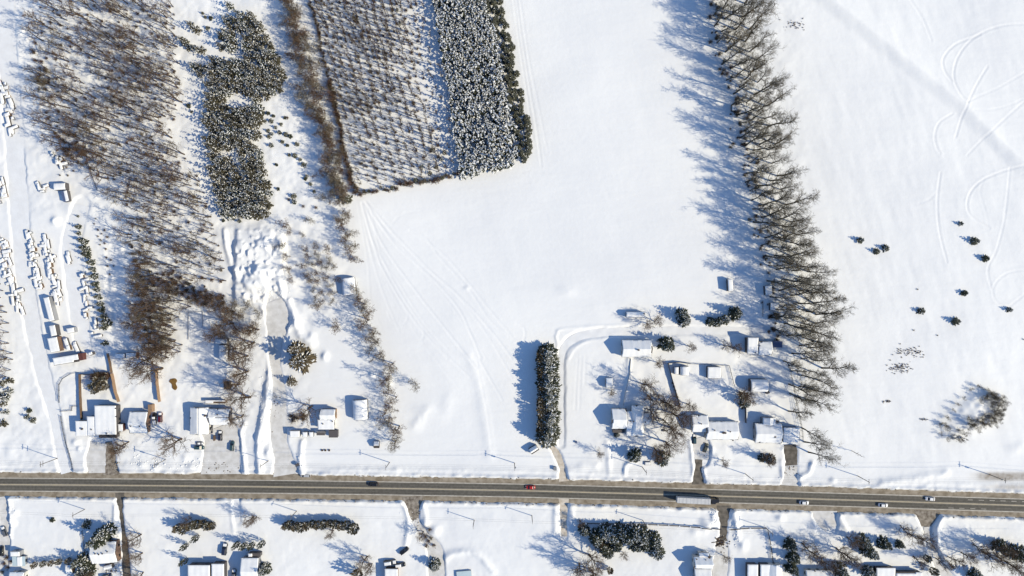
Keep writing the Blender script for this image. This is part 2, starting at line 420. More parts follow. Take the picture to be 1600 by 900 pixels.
# trampled and driven yards: (polyline, width, material, name)
DRIVES = [
    ([(175, 742), (174, 725), (172, 708), (170, 690)], [26, 15, 12, 9], 'dirt', 'driveway'),
    ([(105, 742), (96, 705), (88, 655), (70, 590), (50, 500), (38, 420), (30, 320), (22, 200), (12, 80), (8, -20)], [16, 14, 15, 20, 22, 24, 26, 26, 26, 26], 'lane', 'yard_lane'),
    ([(128, 320), (112, 380), (118, 440), (125, 500), (132, 545)], [22, 26, 26, 24, 20], 'lane', 'yard_lane'),
    ([(150, 742), (150, 715), (154, 692)], [26, 27, 24], 'packed', 'driveway'),
    ([(346, 744), (346, 715), (348, 690), (340, 668)], [62, 54, 56, 50], 'packed', 'parking_yard'),
    ([(448, 745), (443, 715), (437, 690), (435, 655), (436, 610), (430, 570), (430, 535), (434, 505), (432, 482), (428, 470)], [40, 26, 22, 26, 18, 14, 20, 34, 32, 22], 'packed', 'driveway'),
    ([(462, 655), (445, 658)], [22, 20], 'packed', 'driveway'),
    ([(881, 752), (878, 728), (868, 706), (852, 686)], [13, 9, 8, 6], 'sandy', 'track'),
    ([(1091, 757), (1091, 735), (1092, 718)], [18, 10, 9], 'darkdrive', 'driveway'),
    ([(1096, 718), (1097, 702), (1092, 684)], [22, 26, 18], 'packed', 'driveway'),
    ([(1234, 762), (1235, 745), (1236, 727)], [30, 16, 18], 'packed', 'driveway'),
    ([(187, 770), (189, 800), (194, 840), (197, 880), (199, 920)], [12, 5, 6, 10, 14], 'darkdrive', 'driveway'),
    ([(645, 776), (646, 792), (648, 812)], [32, 18, 10], 'dirt', 'driveway'),
    ([(648, 812), (664, 838), (680, 862), (682, 910)], [10, 12, 22, 26], 'packed', 'driveway'),
    ([(881, 778), (881, 805), (882, 838)], [14, 9, 8], 'sandy', 'track'),
    ([(1131, 790), (1131, 818), (1130, 845)], [20, 10, 8], 'darkdrive', 'driveway'),
    ([(1128, 845), (1126, 875), (1124, 920)], [14, 22, 22], 'packed', 'driveway'),
    ([(1288, 792), (1289, 808), (1298, 826)], [42, 32, 18], 'packed', 'driveway'),
    ([(1449, 798), (1448, 812), (1447, 823)], [40, 24, 12], 'dirt', 'driveway'),
    ([(1450, 823), (1453, 850), (1466, 880), (1490, 915)], [12, 12, 14, 16], 'packed', 'driveway'),
    ([(4, 770), (7, 800), (8, 840), (2, 910)], [18, 15, 16, 18], 'packed', 'driveway'),
    ([(877, 694), (876, 600), (877, 556), (890, 534), (920, 522), (1000, 517), (1195, 516)], [7, 8, 9, 11, 11, 11, 11], 'lane', 'track'),
    ([(370, 776), (371, 800), (372, 815)], [10, 7, 7], 'lane', 'track'),
]
M['drive_bare'] = M['darkdrive']
def widths(pts, ws, q):
    pts = np.array(pts, float)
    cum = np.concatenate([[0], np.cumsum(np.hypot(*np.diff(pts, axis=0).T))])
    qc = np.concatenate([[0], np.cumsum(np.hypot(*np.diff(q, axis=0).T))])
    return np.interp(qc / qc[-1] * cum[-1], cum, ws)

def carve(q, w, level, blend):
    """lower the snow to level inside w (map units, per point)"""
    r = pdist(q, w.max() / 2 + blend + 3)
    if r is None:
        return
    sl = r[0]
    px, py = PX[sl], PY[sl]
    best = np.full(px.shape, 1e9)
    for k in range(len(q) - 1):
        (ax, ay), (bx, by) = q[k], q[k + 1]
        dx, dy = bx - ax, by - ay
        t = np.clip(((px - ax) * dx + (py - ay) * dy) / (dx * dx + dy * dy + 1e-9), 0, 1)
        d = np.hypot(px - ax - t * dx, py - ay - t * dy) - 0.5 * (w[k] + (w[k + 1] - w[k]) * t)
        best = np.minimum(best, d)
    best = best + 0.9 * vnoise(X2[sl], Y2[sl], 1.8, 51) + 0.9 * vnoise(X2[sl], Y2[sl], 5, 52)
    k = 1 - sstep(0, blend, best)
    Z[sl] = Z[sl] * (1 - k) + level * k

RIB = []
for pts, ws, mk, nm in DRIVES:
    q = catmull(pts, 3.0)
    w = widths(pts, ws, q)
    if mk in ('packed', 'lane'):
        keep = np.abs(q[:, 1] - ry(q[:, 0])) > 17.3
        q, w = q[keep], w[keep]
    carve(q, w, -0.12 if mk != 'lane' else 0.12, 3.2 if mk != 'lane' else 5)
    RIB.append((q, w, mk, nm))
carve(np.array([(1225, 695), (1235.5, 695), (1246, 695)]), np.array([2., 2, 2]), 0.02, 3)
carve(np.array([(1235.5, 704), (1236, 712), (1236, 719)]), np.array([19., 19, 19]), -0.12, 2.5)
q = np.stack([RX, RY], 1)
carve(q, 36.0 + 1.6 * np.array([math.sin(v * .21) + math.sin(v * .083 + 1) + .8 * math.sin(v * .53) for v in RX]) * .6, -0.35, 3.0)
# road salt and grit thrown over the banks
dr = np.abs(PY - ry(PX)) - 18
DIRT += 0.85 * np.exp(-np.clip(dr, 0, 99) / 2.0) * (0.55 + 0.75 * vnoise(X2, Y2, 3.5, 61) + 0.4 * vnoise(X2, Y2, 1.3, 62))
DIRT += 0.06 * np.exp(-np.clip(dr, 0, 99) / 9.0)
blot = np.exp(-(((PX - 1568) / 50) ** 4 + ((PY - 744) / 7) ** 4)) * sstep(1495, 1535, PX + 8 * vnoise(X2, Y2, 5, 63))
DIRT += 0.75 * blot
DIRT += 0.5 * np.exp(-(((PX - 1580) / 40) ** 2 + ((PY - 760) / 5) ** 2))
for a, b, c, d_, e in [(182, 722, 10, 10, .25), (345, 725, 22, 12, .16), (1235, 735, 10, 9, .18), (1131, 845, 12, 8, .25), (460, 655, 14, 8, .12), (200, 870, 12, 25, .2), (665, 830, 10, 14, .2), (1447, 822, 10, 10, .2), (1125, 880, 14, 20, .12)]:
    DIRT += e * np.exp(-(((PX - a) / c) ** 2 + ((PY - b) / d_) ** 2)) * (1 + 0.8 * vnoise(X2, Y2, 2.0, 64))
# far land beyond the picture: gentle swells
far = sstep(320, 900, np.hypot(X2, Y2))
Z += far * (2.5 * vnoise(X2, Y2, 600, 71))
DIRT = np.clip(DIRT, 0, 1)

nx, ny = len(GX), len(GY)
co = np.stack([X2, Y2, Z], -1).reshape(-1, 3).astype(np.float32)
idx = np.arange(nx * ny).reshape(ny, nx)
quads = np.stack([idx[:-1, :-1], idx[:-1, 1:], idx[1:, 1:], idx[1:, :-1]], -1).reshape(-1, 4).astype(np.int32)
gm = bpy.data.meshes.new('snow_ground')
gm.vertices.add(len(co)); gm.vertices.foreach_set('co', co.ravel())
gm.loops.add(quads.size); gm.loops.foreach_set('vertex_index', quads.ravel())
gm.polygons.add(len(quads))
gm.polygons.foreach_set('loop_start', np.arange(0, quads.size, 4, dtype=np.int32))
gm.polygons.foreach_set('loop_total', np.full(len(quads), 4, dtype=np.int32))
gm.polygons.foreach_set('use_smooth', np.ones(len(quads), dtype=bool))
at = gm.attributes.new('grit', 'FLOAT', 'POINT')
at.data.foreach_set('value', DIRT.ravel().astype(np.float32))
gm.update(calc_edges=True)

m = mat('field_snow', SNOW, 0.7, spec=0.2)
n, l = m.node_tree.nodes, m.node_tree.links
b = n["Principled BSDF"]
geo = n.new("ShaderNodeNewGeometry")
def noise_node(scale, det=5, src=None):
    t = n.new("ShaderNodeTexNoise"); t.inputs["Scale"].default_value = scale; t.inputs["Detail"].default_value = det
    l.new(src or geo.outputs["Position"], t.inputs["Vector"]); return t
big = noise_node(0.012, 4)
fine = noise_node(0.5, 5)
mp = n.new("ShaderNodeMapping"); mp.inputs["Rotation"].default_value = (0, 0, R(-20)); mp.inputs["Scale"].default_value = (0.25, 1.0, 1.0)
l.new(geo.outputs["Position"], mp.inputs["Vector"])
drift = noise_node(0.22, 6, mp.outputs[0])
mx = n.new("ShaderNodeMix"); mx.data_type = 'RGBA'
mx.inputs[6].default_value = (0.79, 0.795, 0.80, 1); mx.inputs[7].default_value = (0.865, 0.865, 0.855, 1)
rg = n.new("ShaderNodeMapRange"); rg.inputs[1].default_value = 0.35; rg.inputs[2].default_value = 0.65
l.new(big.outputs["Fac"], rg.inputs[0]); l.new(rg.outputs[0], mx.inputs[0])
gr = n.new("ShaderNodeAttribute"); gr.attribute_name = 'grit'
brk = n.new("ShaderNodeMath"); brk.operation = 'MULTIPLY_ADD'
l.new(fine.outputs["Fac"], brk.inputs[0]); brk.inputs[1].default_value = 1.2; brk.inputs[2].default_value = 0.4
fac = n.new("ShaderNodeMath"); fac.operation = 'MULTIPLY'; fac.use_clamp = True
l.new(gr.outputs["Fac"], fac.inputs[0]); l.new(brk.outputs[0], fac.inputs[1])
m2 = n.new("ShaderNodeMix"); m2.data_type = 'RGBA'
l.new(fac.outputs[0], m2.inputs[0]); l.new(mx.outputs[2], m2.inputs[6]); m2.inputs[7].default_value = (0.24, 0.195, 0.145, 1)
l.new(m2.outputs[2], b.inputs["Base Color"])
add = n.new("ShaderNodeMath"); add.operation = 'MULTIPLY_ADD'; add.inputs[1].default_value = 0.35
l.new(fine.outputs["Fac"], add.inputs[0]); l.new(drift.outputs["Fac"], add.inputs[2])
bp = n.new("ShaderNodeBump"); bp.inputs["Strength"].default_value = 1.0; bp.inputs["Distance"].default_value = 0.21
l.new(add.outputs[0], bp.inputs["Height"]); l.new(bp.outputs[0], b.inputs["Normal"])
gm.materials.append(m)
link('snow_ground', gm, kind='structure')

_ci0, _ri0 = int(np.searchsorted(GX, -262.0 - 1e-6)), int(np.searchsorted(GY, -152.0 - 1e-6))
def gz(x, y):
    """height of the snow at a place"""
    i = min(max(int(np.searchsorted(GX, x)) - 1, 0), nx - 2)
    j = min(max(int(np.searchsorted(GY, y)) - 1, 0), ny - 2)
    u, v = (x - GX[i]) / (GX[i + 1] - GX[i]), (y - GY[j]) / (GY[j + 1] - GY[j])
    return float((Z[j, i] * (1 - u) + Z[j, i + 1] * u) * (1 - v) + (Z[j + 1, i] * (1 - u) + Z[j + 1, i + 1] * u) * v)
def at_(px, py, h=0.0, sink=0.05):
    x, y = W(px, py, h)
    return (x, y, gz(x, y) - sink)

# ------------------------------------------------------------------ road and driveways
def ribbon(name, q, offs, z, material, jit=0.0, kind='structure', seed=0):
    """sheet along a polyline (map units); offs(i) -> list of offsets across in map units"""
    rng = np.random.RandomState(int(seed))
    v, f = [], []
    t = np.gradient(q, axis=0)
    t /= np.linalg.norm(t, axis=1)[:, None] + 1e-9
    nrm = np.stack([-t[:, 1], t[:, 0]], 1)
    nc = len(offs(0))
    for i, p in enumerate(q):
        for k, o in enumerate(offs(i)):
            o2 = o + (rng.uniform(-jit, jit) if k in (0, nc - 1) else 0)
            a = p + nrm[i] * o2
            x, y = W(*a)
            v.append((x, y, z(i, k) if callable(z) else z))
    for i in range(len(q) - 1):
        for k in range(nc - 1):
            a = i * nc + k
            f.append((a, a + 1, a + nc + 1, a + nc))
    return link(name, mesh(name, v, f, material, smooth=True), kind=kind)

asp = mat('worn_asphalt', (0.105, 0.10, 0.092), 0.85, spec=0.3)
n, l = asp.node_tree.nodes, asp.node_tree.links
uvn = n.new("ShaderNodeAttribute"); uvn.attribute_name = 'across'
geo = n.new("ShaderNodeNewGeometry")
sp = n.new("ShaderNodeMapping"); sp.inputs["Scale"].default_value = (0.03, 0.6, 1)
l.new(geo.outputs["Position"], sp.inputs["Vector"])
t1 = n.new("ShaderNodeTexNoise"); t1.inputs["Scale"].default_value = 1.0; t1.inputs["Detail"].default_value = 6
l.new(sp.outputs[0], t1.inputs["Vector"])
t2 = n.new("ShaderNodeTexNoise"); t2.inputs["Scale"].default_value = 0.8; t2.inputs["Detail"].default_value = 6
l.new(geo.outputs["Position"], t2.inputs["Vector"])
rampn = n.new("ShaderNodeValToRGB")
cr = rampn.color_ramp
cr.elements[0].position = 0.0; cr.elements[0].color = (0.24, 0.215, 0.18, 1)
cr.elements[1].position = 1.0; cr.elements[1].color = (0.21, 0.19, 0.16, 1)
for p_, c_ in ((0.07, .15), (0.16, .075), (0.25, .105), (0.34, .072), (0.46, .13), (0.5, .16), (0.54, .13), (0.66, .072), (0.75, .105), (0.84, .075), (0.93, .14)):
    e = cr.elements.new(p_); e.color = (c_ * 1.22, c_ * 1.13, c_ * .96, 1)
l.new(uvn.outputs["Fac"], rampn.inputs[0])
mul = n.new("ShaderNodeMix"); mul.data_type = 'RGBA'; mul.blend_type = 'MULTIPLY'; mul.inputs[0].default_value = 1.0
sm = n.new("ShaderNodeMath"); sm.operation = 'ADD'; l.new(t1.outputs["Fac"], sm.inputs[0]); l.new(t2.outputs["Fac"], sm.inputs[1])
l.new(rampn.outputs[0], mul.inputs[6]); l.new(sm.outputs[0], mul.inputs[7]); l.new(mul.outputs[2], n["Principled BSDF"].inputs["Base Color"])

q = np.stack([RX, RY], 1)
ribbon('road_shoulder', q, lambda i: (-20.2, -12, 0, 12, 20.2), lambda i, k: (-0.04, 0.0, 0.0, 0.0, -0.04)[k], M['shoulder'], 0.5, seed=1)
ro = ribbon('road', q, lambda i: np.linspace(-10.9, 10.9, 5), 0.05, asp, 0.15, seed=2)
A = ro.data.attributes.new('across', 'FLOAT', 'POINT')
A.data.foreach_set('value', np.tile(np.linspace(0, 1, 5), len(q)).astype(np.float32))
ribbon('centre_line', q, lambda i: (-0.75, -0.28), 0.062, M['yellow_paint'], 0)
ribbon('centre_line', q, lambda i: (0.28, 0.75), 0.062, M['yellow_paint'], 0)
ribbon('edge_line', q, lambda i: (-10.6, -9.8), 0.062, M['white_paint'], 0)
ribbon('edge_line', q, lambda i: (9.8, 10.6), 0.062, M['white_paint'], 0)
# turning lane dashes at the east end
for k in range(7):
    a = 1512 + k * 17
    qq = np.array([(x, float(ry(x))) for x in np.linspace(a, a + 8, 3)])
    ribbon('lane_dash', qq, lambda i: (-6.6, -6.1), 0.064, M['white_paint'], 0)
    if k < 4:
        ribbon('lane_dash', qq + np.array([-30, 0]), lambda i: (6.1, 6.5), 0.064, M['white_paint'], 0)
# driveways
for k, (q, w, mk, nm) in enumerate(RIB):
    if mk == 'lane':
        zf = lambda i, kk, q=q, w=w: 0.20 + 0.03 * math.sin(i * 0.7 + kk)
        off = lambda i, w=w: np.array((-0.56, -0.3, 0, 0.3, 0.56)) * w[i]
        ribbon(nm, q, off, zf, M[mk], 0.3, seed=80 + k)
    else:
        e = 0.045 + 0.004 * (k % 7) 
        off = lambda i, w=w: np.array((-0.5, -0.25, 0, 0.25, 0.5)) * (w[i] + 2.4)
        near = [abs(p[1] - float(ry(p[0]))) for p in q]
        zf = lambda i, kk, e=e, near=near: e if near[i] > 20 else 0.02 + 0.004 * (k % 6)
        ribbon(nm, q, off, zf, M[mk], 0.5, seed=80 + k)
pad = np.array([(1235.3, 694.5), (1236, 710), (1237.5, 727)])
ribbon('parking_pad', pad, lambda i: (-10.6, 0, 10.6), 0.06, M['darkdrive'], 0.0)

# ================================================================== vegetation
def bare_tree_mesh(seed, h, spread, clear=0.25, limbs=11, l2=5, l3=4, twigs=4, lean=0.55, trunk_r=0.22, tw=0.028, mats=('bark', 'twig'), stems=1, up=0.18):
    """(trunk mesh, crown mesh) of a leafless tree"""
    rng = random.Random(seed)
    tr, cr = MB(), MB()
    def wob(d, a):
        v = d + Vector((rng.gauss(0, a), rng.gauss(0, a), rng.gauss(0, a)))
        return v.normalized()
    def branch(p, d, L, r, nseg, level):
        pts = [p]
        for k in range(nseg):
            d = wob(d + Vector((0, 0, up if level < 3 else 0.06)), 0.14)
            p = p + d * (L / nseg)
            pts.append(p)
        for k in range(nseg):
            r0, r1 = r * (1 - 0.65 * k / nseg), r * (1 - 0.65 * (k + 1) / nseg)
            cr.tube(pts[k], pts[k + 1], max(r0, 0.012), max(r1, 0.012), 4 if level == 1 else 3, 0 if level < 3 else 1)
        if level >= 4:
            return
        n = (0, l2, l3, twigs)[level]
        for k in range(n):
            t = 0.25 + 0.75 * (k + rng.random()) / n
            u = t * nseg
            i = min(int(u), nseg - 1)
            q = pts[i].lerp(pts[i + 1], u - i)
            dd = (pts[i + 1] - pts[i]).normalized()
            side = dd.orthogonal().normalized()
            ax = (side * math.cos(rng.random() * 6.283) + dd.cross(side) * math.sin(rng.random() * 6.283)).normalized()
            nd = (dd * 0.75 + ax * (0.65 + 0.3 * rng.random())).normalized()
            if level == 3:
                e = q + nd * L * rng.uniform(0.45, 0.95)
                cr.tube(q, e, tw, tw * 0.35, 3, 1)
            else:
                branch(q, nd, L * rng.uniform(0.38, 0.62), r * 0.5, 3 if level == 1 else 2, level + 1)
    for s in range(stems):
        base = Vector((0, 0, 0)) if stems == 1 else Vector((rng.uniform(-.5, .5), rng.uniform(-.5, .5), 0))
        d = Vector((rng.gauss(0, 0.04), rng.gauss(0, 0.04), 1)) if stems == 1 else Vector((rng.gauss(0, .35), rng.gauss(0, .35), 1)).normalized()
        top = h * 0.82
        pts = [base - Vector((0, 0, 0.4))]
        p = base
        pts.append(p)
        for k in range(5):
            d = wob(d, 0.05 if stems == 1 else 0.12)
            p = p + d * (top / 5)
            pts.append(p)
        for k in range(len(pts) - 1):
            r0 = trunk_r * (1.15, 1.0, .82, .64, .45, .28, .15)[k]
            r1 = trunk_r * (1.15, 1.0, .82, .64, .45, .28, .15)[k + 1]
            tr.tube(pts[k], pts[k + 1], r0, r1, 6 if stems == 1 else 4, 0)
        for k in range(limbs):
            t = clear + (1 - clear) * (k + rng.random() * 0.8) / limbs
            u = 1 + t * 5
            i = min(int(u), 5)
            q = pts[i].lerp(pts[i + 1], u - i)
            az = k * 2.4 + rng.uniform(-.5, .5)
            incl = lean * (1.25 - 0.7 * t) + rng.uniform(-.1, .1)
            nd = Vector((math.cos(az) * math.sin(incl), math.sin(az) * math.sin(incl), math.cos(incl)))
            L = spread * (1.05 - 0.55 * t) * rng.uniform(0.8, 1.15) / max(0.45, math.sin(incl + 0.25))
            branch(q, nd, L, trunk_r * (0.5 - 0.25 * t), 4, 1)
    a, c = M[mats[0]], M[mats[1]]
    return tr.build('tree_trunk', [a]), cr.build('tree_crown', [a, c])

def shrub_mesh(seed, h, spread, n=26, tw=0.03, mats='twig'):
    rng = random.Random(seed)
    b = MB()
    for k in range(n):
        az, inc = rng.random() * 6.283, rng.uniform(0.1, 0.95)
        d = Vector((math.cos(az) * math.sin(inc), math.sin(az) * math.sin(inc), math.cos(inc)))
        L = h * rng.uniform(0.7, 1.1) if inc < 0.5 else spread * rng.uniform(0.7, 1.15)
        p = Vector((rng.uniform(-.3, .3), rng.uniform(-.3, .3), -0.2))
        m_ = p + d * L * 0.55
        e = m_ + (d + Vector((rng.gauss(0, .2), rng.gauss(0, .2), .15))).normalized() * L * 0.45
        b.tube(p, m_, tw * 1.6, tw * 1.1, 3); b.tube(m_, e, tw * 1.1, tw * 0.4, 3)
        for j in range(9):
            t = rng.uniform(0.25, 1)
            q = p.lerp(m_, t / 0.55) if t < 0.55 else m_.lerp(e, (t - .55) / .45)
            dd = (d + Vector((rng.gauss(0, .6), rng.gauss(0, .6), rng.gauss(0, .4)))).normalized()
            b.tube(q, q + dd * L * rng.uniform(.15, .4), tw * 0.9, tw * 0.35, 3)
    return b.build('shrub', [M[mats]])

def conifer_mesh(seed, h, rad, needle, snow=0.5, whorls=11, per=9, columnar=False, sprays=3, skirt=0.06, combine=False, wide=0.30, fat=1.0):
    """trunk, foliage and snow of an evergreen; every bough is a fan of small sprays"""
    rng = random.Random(seed)
    tr, fo, sn = MB(), MB(), MB()
    tr.tube((0, 0, -0.4), (0, 0, h * 0.93), rad * 0.07 + 0.05, 0.02, 5, 0)
    def kite(b, p, d, L, w, th, mi, lift=0.0):
        d = d.normalized()
        s = d.cross(Vector((0, 0, 1)))
        s = s.normalized() if s.length > 1e-3 else Vector((1, 0, 0))
        u = s.cross(d)
        p = p + Vector((0, 0, lift))
        mid = p + d * L * 0.55
        b.add([p, mid - s * w, p + d * L, mid + s * w, mid + u * th, mid - u * th * 0.6], [(0, 1, 4), (1, 2, 4), (2, 3, 4), (3, 0, 4), (1, 0, 5), (2, 1, 5), (3, 2, 5), (0, 3, 5)], mi)
    for k in range(whorls):
        t = k / (whorls - 1)
        z = h * (skirt + (0.97 - skirt) * t)
        if columnar:
            r = rad * (0.55 + 0.45 * math.sin(min(1, t * 1.6 + .2) * math.pi / 2)) * max(0.12, (1 - t ** 2.6))
        else:
            r = rad * (1 - t) ** 0.85 + 0.12
        n = max(4, int(per * (1 - 0.55 * t)))
        for j in range(n):
            az = 6.283 * (j + rng.random() * 0.7) / n + k * 1.3
            L = r * rng.uniform(0.72, 1.14)
            inc = (0.9 if columnar else -0.12 + 0.75 * t + rng.uniform(-.12, .12))
            d = Vector((math.cos(az), math.sin(az), inc))
            p = Vector((0, 0, z + rng.uniform(-.5, .5) * h / whorls * 0.7))
            if columnar:
                p = p + Vector((math.cos(az), math.sin(az), 0)) * r * 0.35
                L *= 0.85
            for s in range(sprays):
                a = 0 if s == 0 else rng.uniform(0.25, 0.6) * (1 if s % 2 else -1)
                dd = Vector((d.x * math.cos(a) - d.y * math.sin(a), d.x * math.sin(a) + d.y * math.cos(a), d.z + rng.uniform(-.12, .08)))
                q = p if s == 0 else p + d.normalized() * L * rng.uniform(0.25, 0.6)
                l_ = L * (1.0 if s == 0 else rng.uniform(0.35, 0.6))
                w = l_ * wide * rng.uniform(.8, 1.15) * (0.75 if s == 0 else 1)
                kite(fo, q, dd, l_, w, l_ * 0.10 + .03, 1 if combine else 0)
                if rng.random() < snow and t < 0.97:
                    f = rng.uniform(0.45, 0.85)
                    kite(sn, q + dd.normalized() * l_ * rng.uniform(0.2, 0.4), dd, l_ * f * 0.8 * fat, w * f * 0.85 * fat, l_ * 0.07 + .03, 2 if combine else 0, lift=l_ * 0.07 + 0.06)
    if combine:
        tr.v, o = tr.v, len(tr.v)
        for src in (fo, sn):
            o = len(tr.v)
            tr.v += src.v; tr.f += [tuple(i + o for i in f) for f in src.f]; tr.m += src.m
        return tr.build('evergreen', [M['bark'], M[needle], M['snow']])
    return tr.build('tree_trunk', [M['bark']]), fo.build('tree_crown', [M[needle]]), sn.build('snow_load', [M['snow']])

def polysample(poly, gap, n=10 ** 6, seed=0, jitter=True):
    rng = random.Random(seed)
    xs, ys = [p[0] for p in poly], [p[1] for p in poly]
    def inside(x, y):
        c = False
        j = len(poly) - 1
        for i in range(len(poly)):
            (xi, yi), (xj, yj) = poly[i], poly[j]
            if (yi > y) != (yj > y) and x < (xj - xi) * (y - yi) / (yj - yi + 1e-9) + xi:
                c = not c
            j = i
        return c
    out, cell = [], {}
    area = (max(xs) - min(xs)) * (max(ys) - min(ys))
    for _ in range(int(area / gap / gap * 14)):
        x, y = rng.uniform(min(xs), max(xs)), rng.uniform(min(ys), max(ys))
        if not inside(x, y):
            continue
        ci, cj = int(x / gap), int(y / gap)
        if any((x - a) ** 2 + (y - b_) ** 2 < gap * gap for i in (-1, 0, 1) for j in (-1, 0, 1) for a, b_ in cell.get((ci + i, cj + j), ())):
            continue
        cell.setdefault((ci, cj), []).append((x, y))
        out.append((x, y))
        if len(out) >= n:
            break
    return out

rnd = random.Random(99)
def zone(y, cuts, names):
    return names[sum(y > c for c in cuts)]
def put_bare(name, meshes, px, py, label, group=None, sc=1.0, cat='tree', sink=0.1):
    t = thing(name, label, cat, at_(px, py, 0, sink), rnd.random() * 6.283, group, sc)
    link('trunk', meshes[0], t)
    link('crown', meshes[1], t)
    return t
def tilt(o, deg):
    """lean a tree towards the east"""
    z = o.rotation_euler[2]
    o.rotation_mode = 'ZYX'
    o.rotation_euler = (0, R(deg), z)
def put_conifer(name, meshes, px, py, label, group=None, sc=1.0, cat='evergreen tree', sink=0.1):
    t = thing(name, label, cat, at_(px, py, 0, sink), rnd.random() * 6.283, group, sc)
    link('trunk', meshes[0], t)
    c = link('crown', meshes[1], t)
    if len(meshes[2].polygons):
        link('snow_load', meshes[2], c, kind='stuff')
    return t
def put_one(name, me, px, py, label, cat, group=None, sc=1.0, sink=0.1, rz=None):
    return link(name, me, None, at_(px, py, 0, sink), rnd.random() * 6.283 if rz is None else rz, sc, label=label, category=cat, group=group)

# ---- kinds
ROW = [bare_tree_mesh(100 + k, 20 + k % 4, 5.0 + .3 * (k % 3), clear=0.2 + .03 * (k % 3), limbs=9 + k % 3, l2=5, l3=4, twigs=4, lean=0.66, trunk_r=0.42, tw=0.029, mats=('bark_grey', 'twig_grey')) for k in range(9)]
WOOD = [bare_tree_mesh(200 + k, 13.5 + k % 4, 4.3, clear=0.34, limbs=7, l2=5, l3=4, twigs=3, lean=0.98, trunk_r=0.34, tw=0.030, up=0.07, mats=('bark', ('twig', 'twig_red', 'twig_grey')[k % 3])) for k in range(7)]
YARD = [bare_tree_mesh(300 + k, 16, 7.4, clear=0.14, limbs=11, l2=6, l3=4, twigs=4, lean=0.95, trunk_r=0.50, tw=0.034, mats=('bark', 'twig')) for k in range(5)]
THICK = [bare_tree_mesh(400 + k, 8.5, 3.0, clear=0.08, limbs=10, l2=4, l3=3, twigs=4, lean=0.8, trunk_r=0.11, tw=0.032, mats=('bark', ('twig', 'twig_grey', 'twig_red')[k % 3]), stems=2) for k in range(5)]
SAP = [bare_tree_mesh(500 + k, 11 + k % 3, 1.5, clear=0.15, limbs=8, l2=4, l3=2, twigs=3, lean=0.6, trunk_r=0.2, tw=0.028, mats=('bark', ('twig_grey', 'twig', 'twig_red')[k % 3])) for k in range(5)]
SHRUB = [shrub_mesh(600 + k, 2.8, 1.8, tw=0.038, mats=('twig', 'twig_red', 'twig_grey')[k % 3]) for k in range(5)]
SPRUCE_SNOW = [conifer_mesh(700 + k, 11.5, 2.15, 'needle', snow=0.6, whorls=7, per=5, sprays=3, combine=True, wide=0.52, fat=1.5) for k in range(6)]
PINE_OLIVE = [conifer_mesh(720 + k, 10, 2.3, ('needle_olive', 'needle', 'needle_olive')[k % 3], snow=(0.35, 0.6, 0.2)[k % 3], whorls=8, per=7, sprays=4, combine=True, wide=0.30) for k in range(6)]
PINE_GREEN = [conifer_mesh(740 + k, 9.5, 2.2, 'needle_green', snow=0.08, whorls=10, per=9, sprays=4, combine=True, wide=0.30) for k in range(4)]
SPRUCE = [conifer_mesh(760 + k, 12.5, 4.3, 'needle', snow=(0.30, 0.5, 0.18)[k % 3], whorls=12, per=12, sprays=5, wide=0.20) for k in range(6)]
HEDGE = [conifer_mesh(780 + k, 12.5, 6.2, ('needle', 'needle_green')[k % 2], snow=0.42, whorls=13, per=13, sprays=5, wide=0.20) for k in range(4)]
BROWN = [conifer_mesh(880 + k, 11, 4.6, 'needle_brown', snow=.38, whorls=11, per=11, sprays=5, wide=.20) for k in range(2)]
SMALL = [conifer_mesh(800 + k, 3.0 + .3 * k, 1.7, 'needle_green' if k % 2 else 'needle', snow=(.1, .2, .3, .15)[k], whorls=8, per=10, sprays=4, wide=0.26) for k in range(4)]
ARBOR = [conifer_mesh(820 + k, 4.6, 1.35, 'needle', snow=0.22, whorls=9, per=9, sprays=4, wide=0.28) for k in range(4)]
COLUMN = [conifer_mesh(840 + k, 7.0, 1.25, 'needle', snow=0.10, whorls=12, per=9, columnar=True, sprays=3, wide=0.30) for k in range(3)]
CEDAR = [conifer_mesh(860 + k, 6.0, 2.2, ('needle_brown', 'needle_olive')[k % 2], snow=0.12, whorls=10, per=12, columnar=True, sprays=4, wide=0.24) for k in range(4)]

# ---- 1. the tall row between the two fields
base = [(1112, -14), (1116, 30), (1122, 75), (1130, 120), (1140, 160), (1150, 200), (1160, 250), (1168, 300), (1178, 350), (1188, 400), (1196, 450), (1205, 510), (1216, 560), (1230, 600), (1240, 630)]
band = [48, 54, 56, 56, 56, 56, 54, 54, 60, 68, 72, 72, 68, 56, 26]
bx = lambda y: np.interp(y, [p[1] for p in base], [p[0] for p in base])
bw = lambda y: np.interp(y, [p[1] for p in base], band)
poly = [(bx(y) - 2, y) for y in range(-14, 631, 30)] + [(bx(y) + bw(y), y) for y in range(630, -15, -30)]
G = 'tall bare trees in the long row between the two fields'
for k, (x, y) in enumerate(polysample(poly, 13.4, seed=3)):
    if 1195 < x < 1225 and 520 < y < 556:
        continue
    s = rnd.uniform(0.62, 1.16)
    zn = zone(y, (110, 220, 330, 440, 530), ('at the top of the picture', 'in the upper half', 'halfway down', 'level with the field evergreens', 'beside the hidden sheds', 'behind the workshop'))
    _t = put_bare('row_tree', ROW[k % 9], x, y, 'tall leafless tree of the row between the two fields, ' + zn, 'tall row trees ' + zn, s)
    tilt(_t, rnd.uniform(2, 11) + (4 if y > 330 else 0))
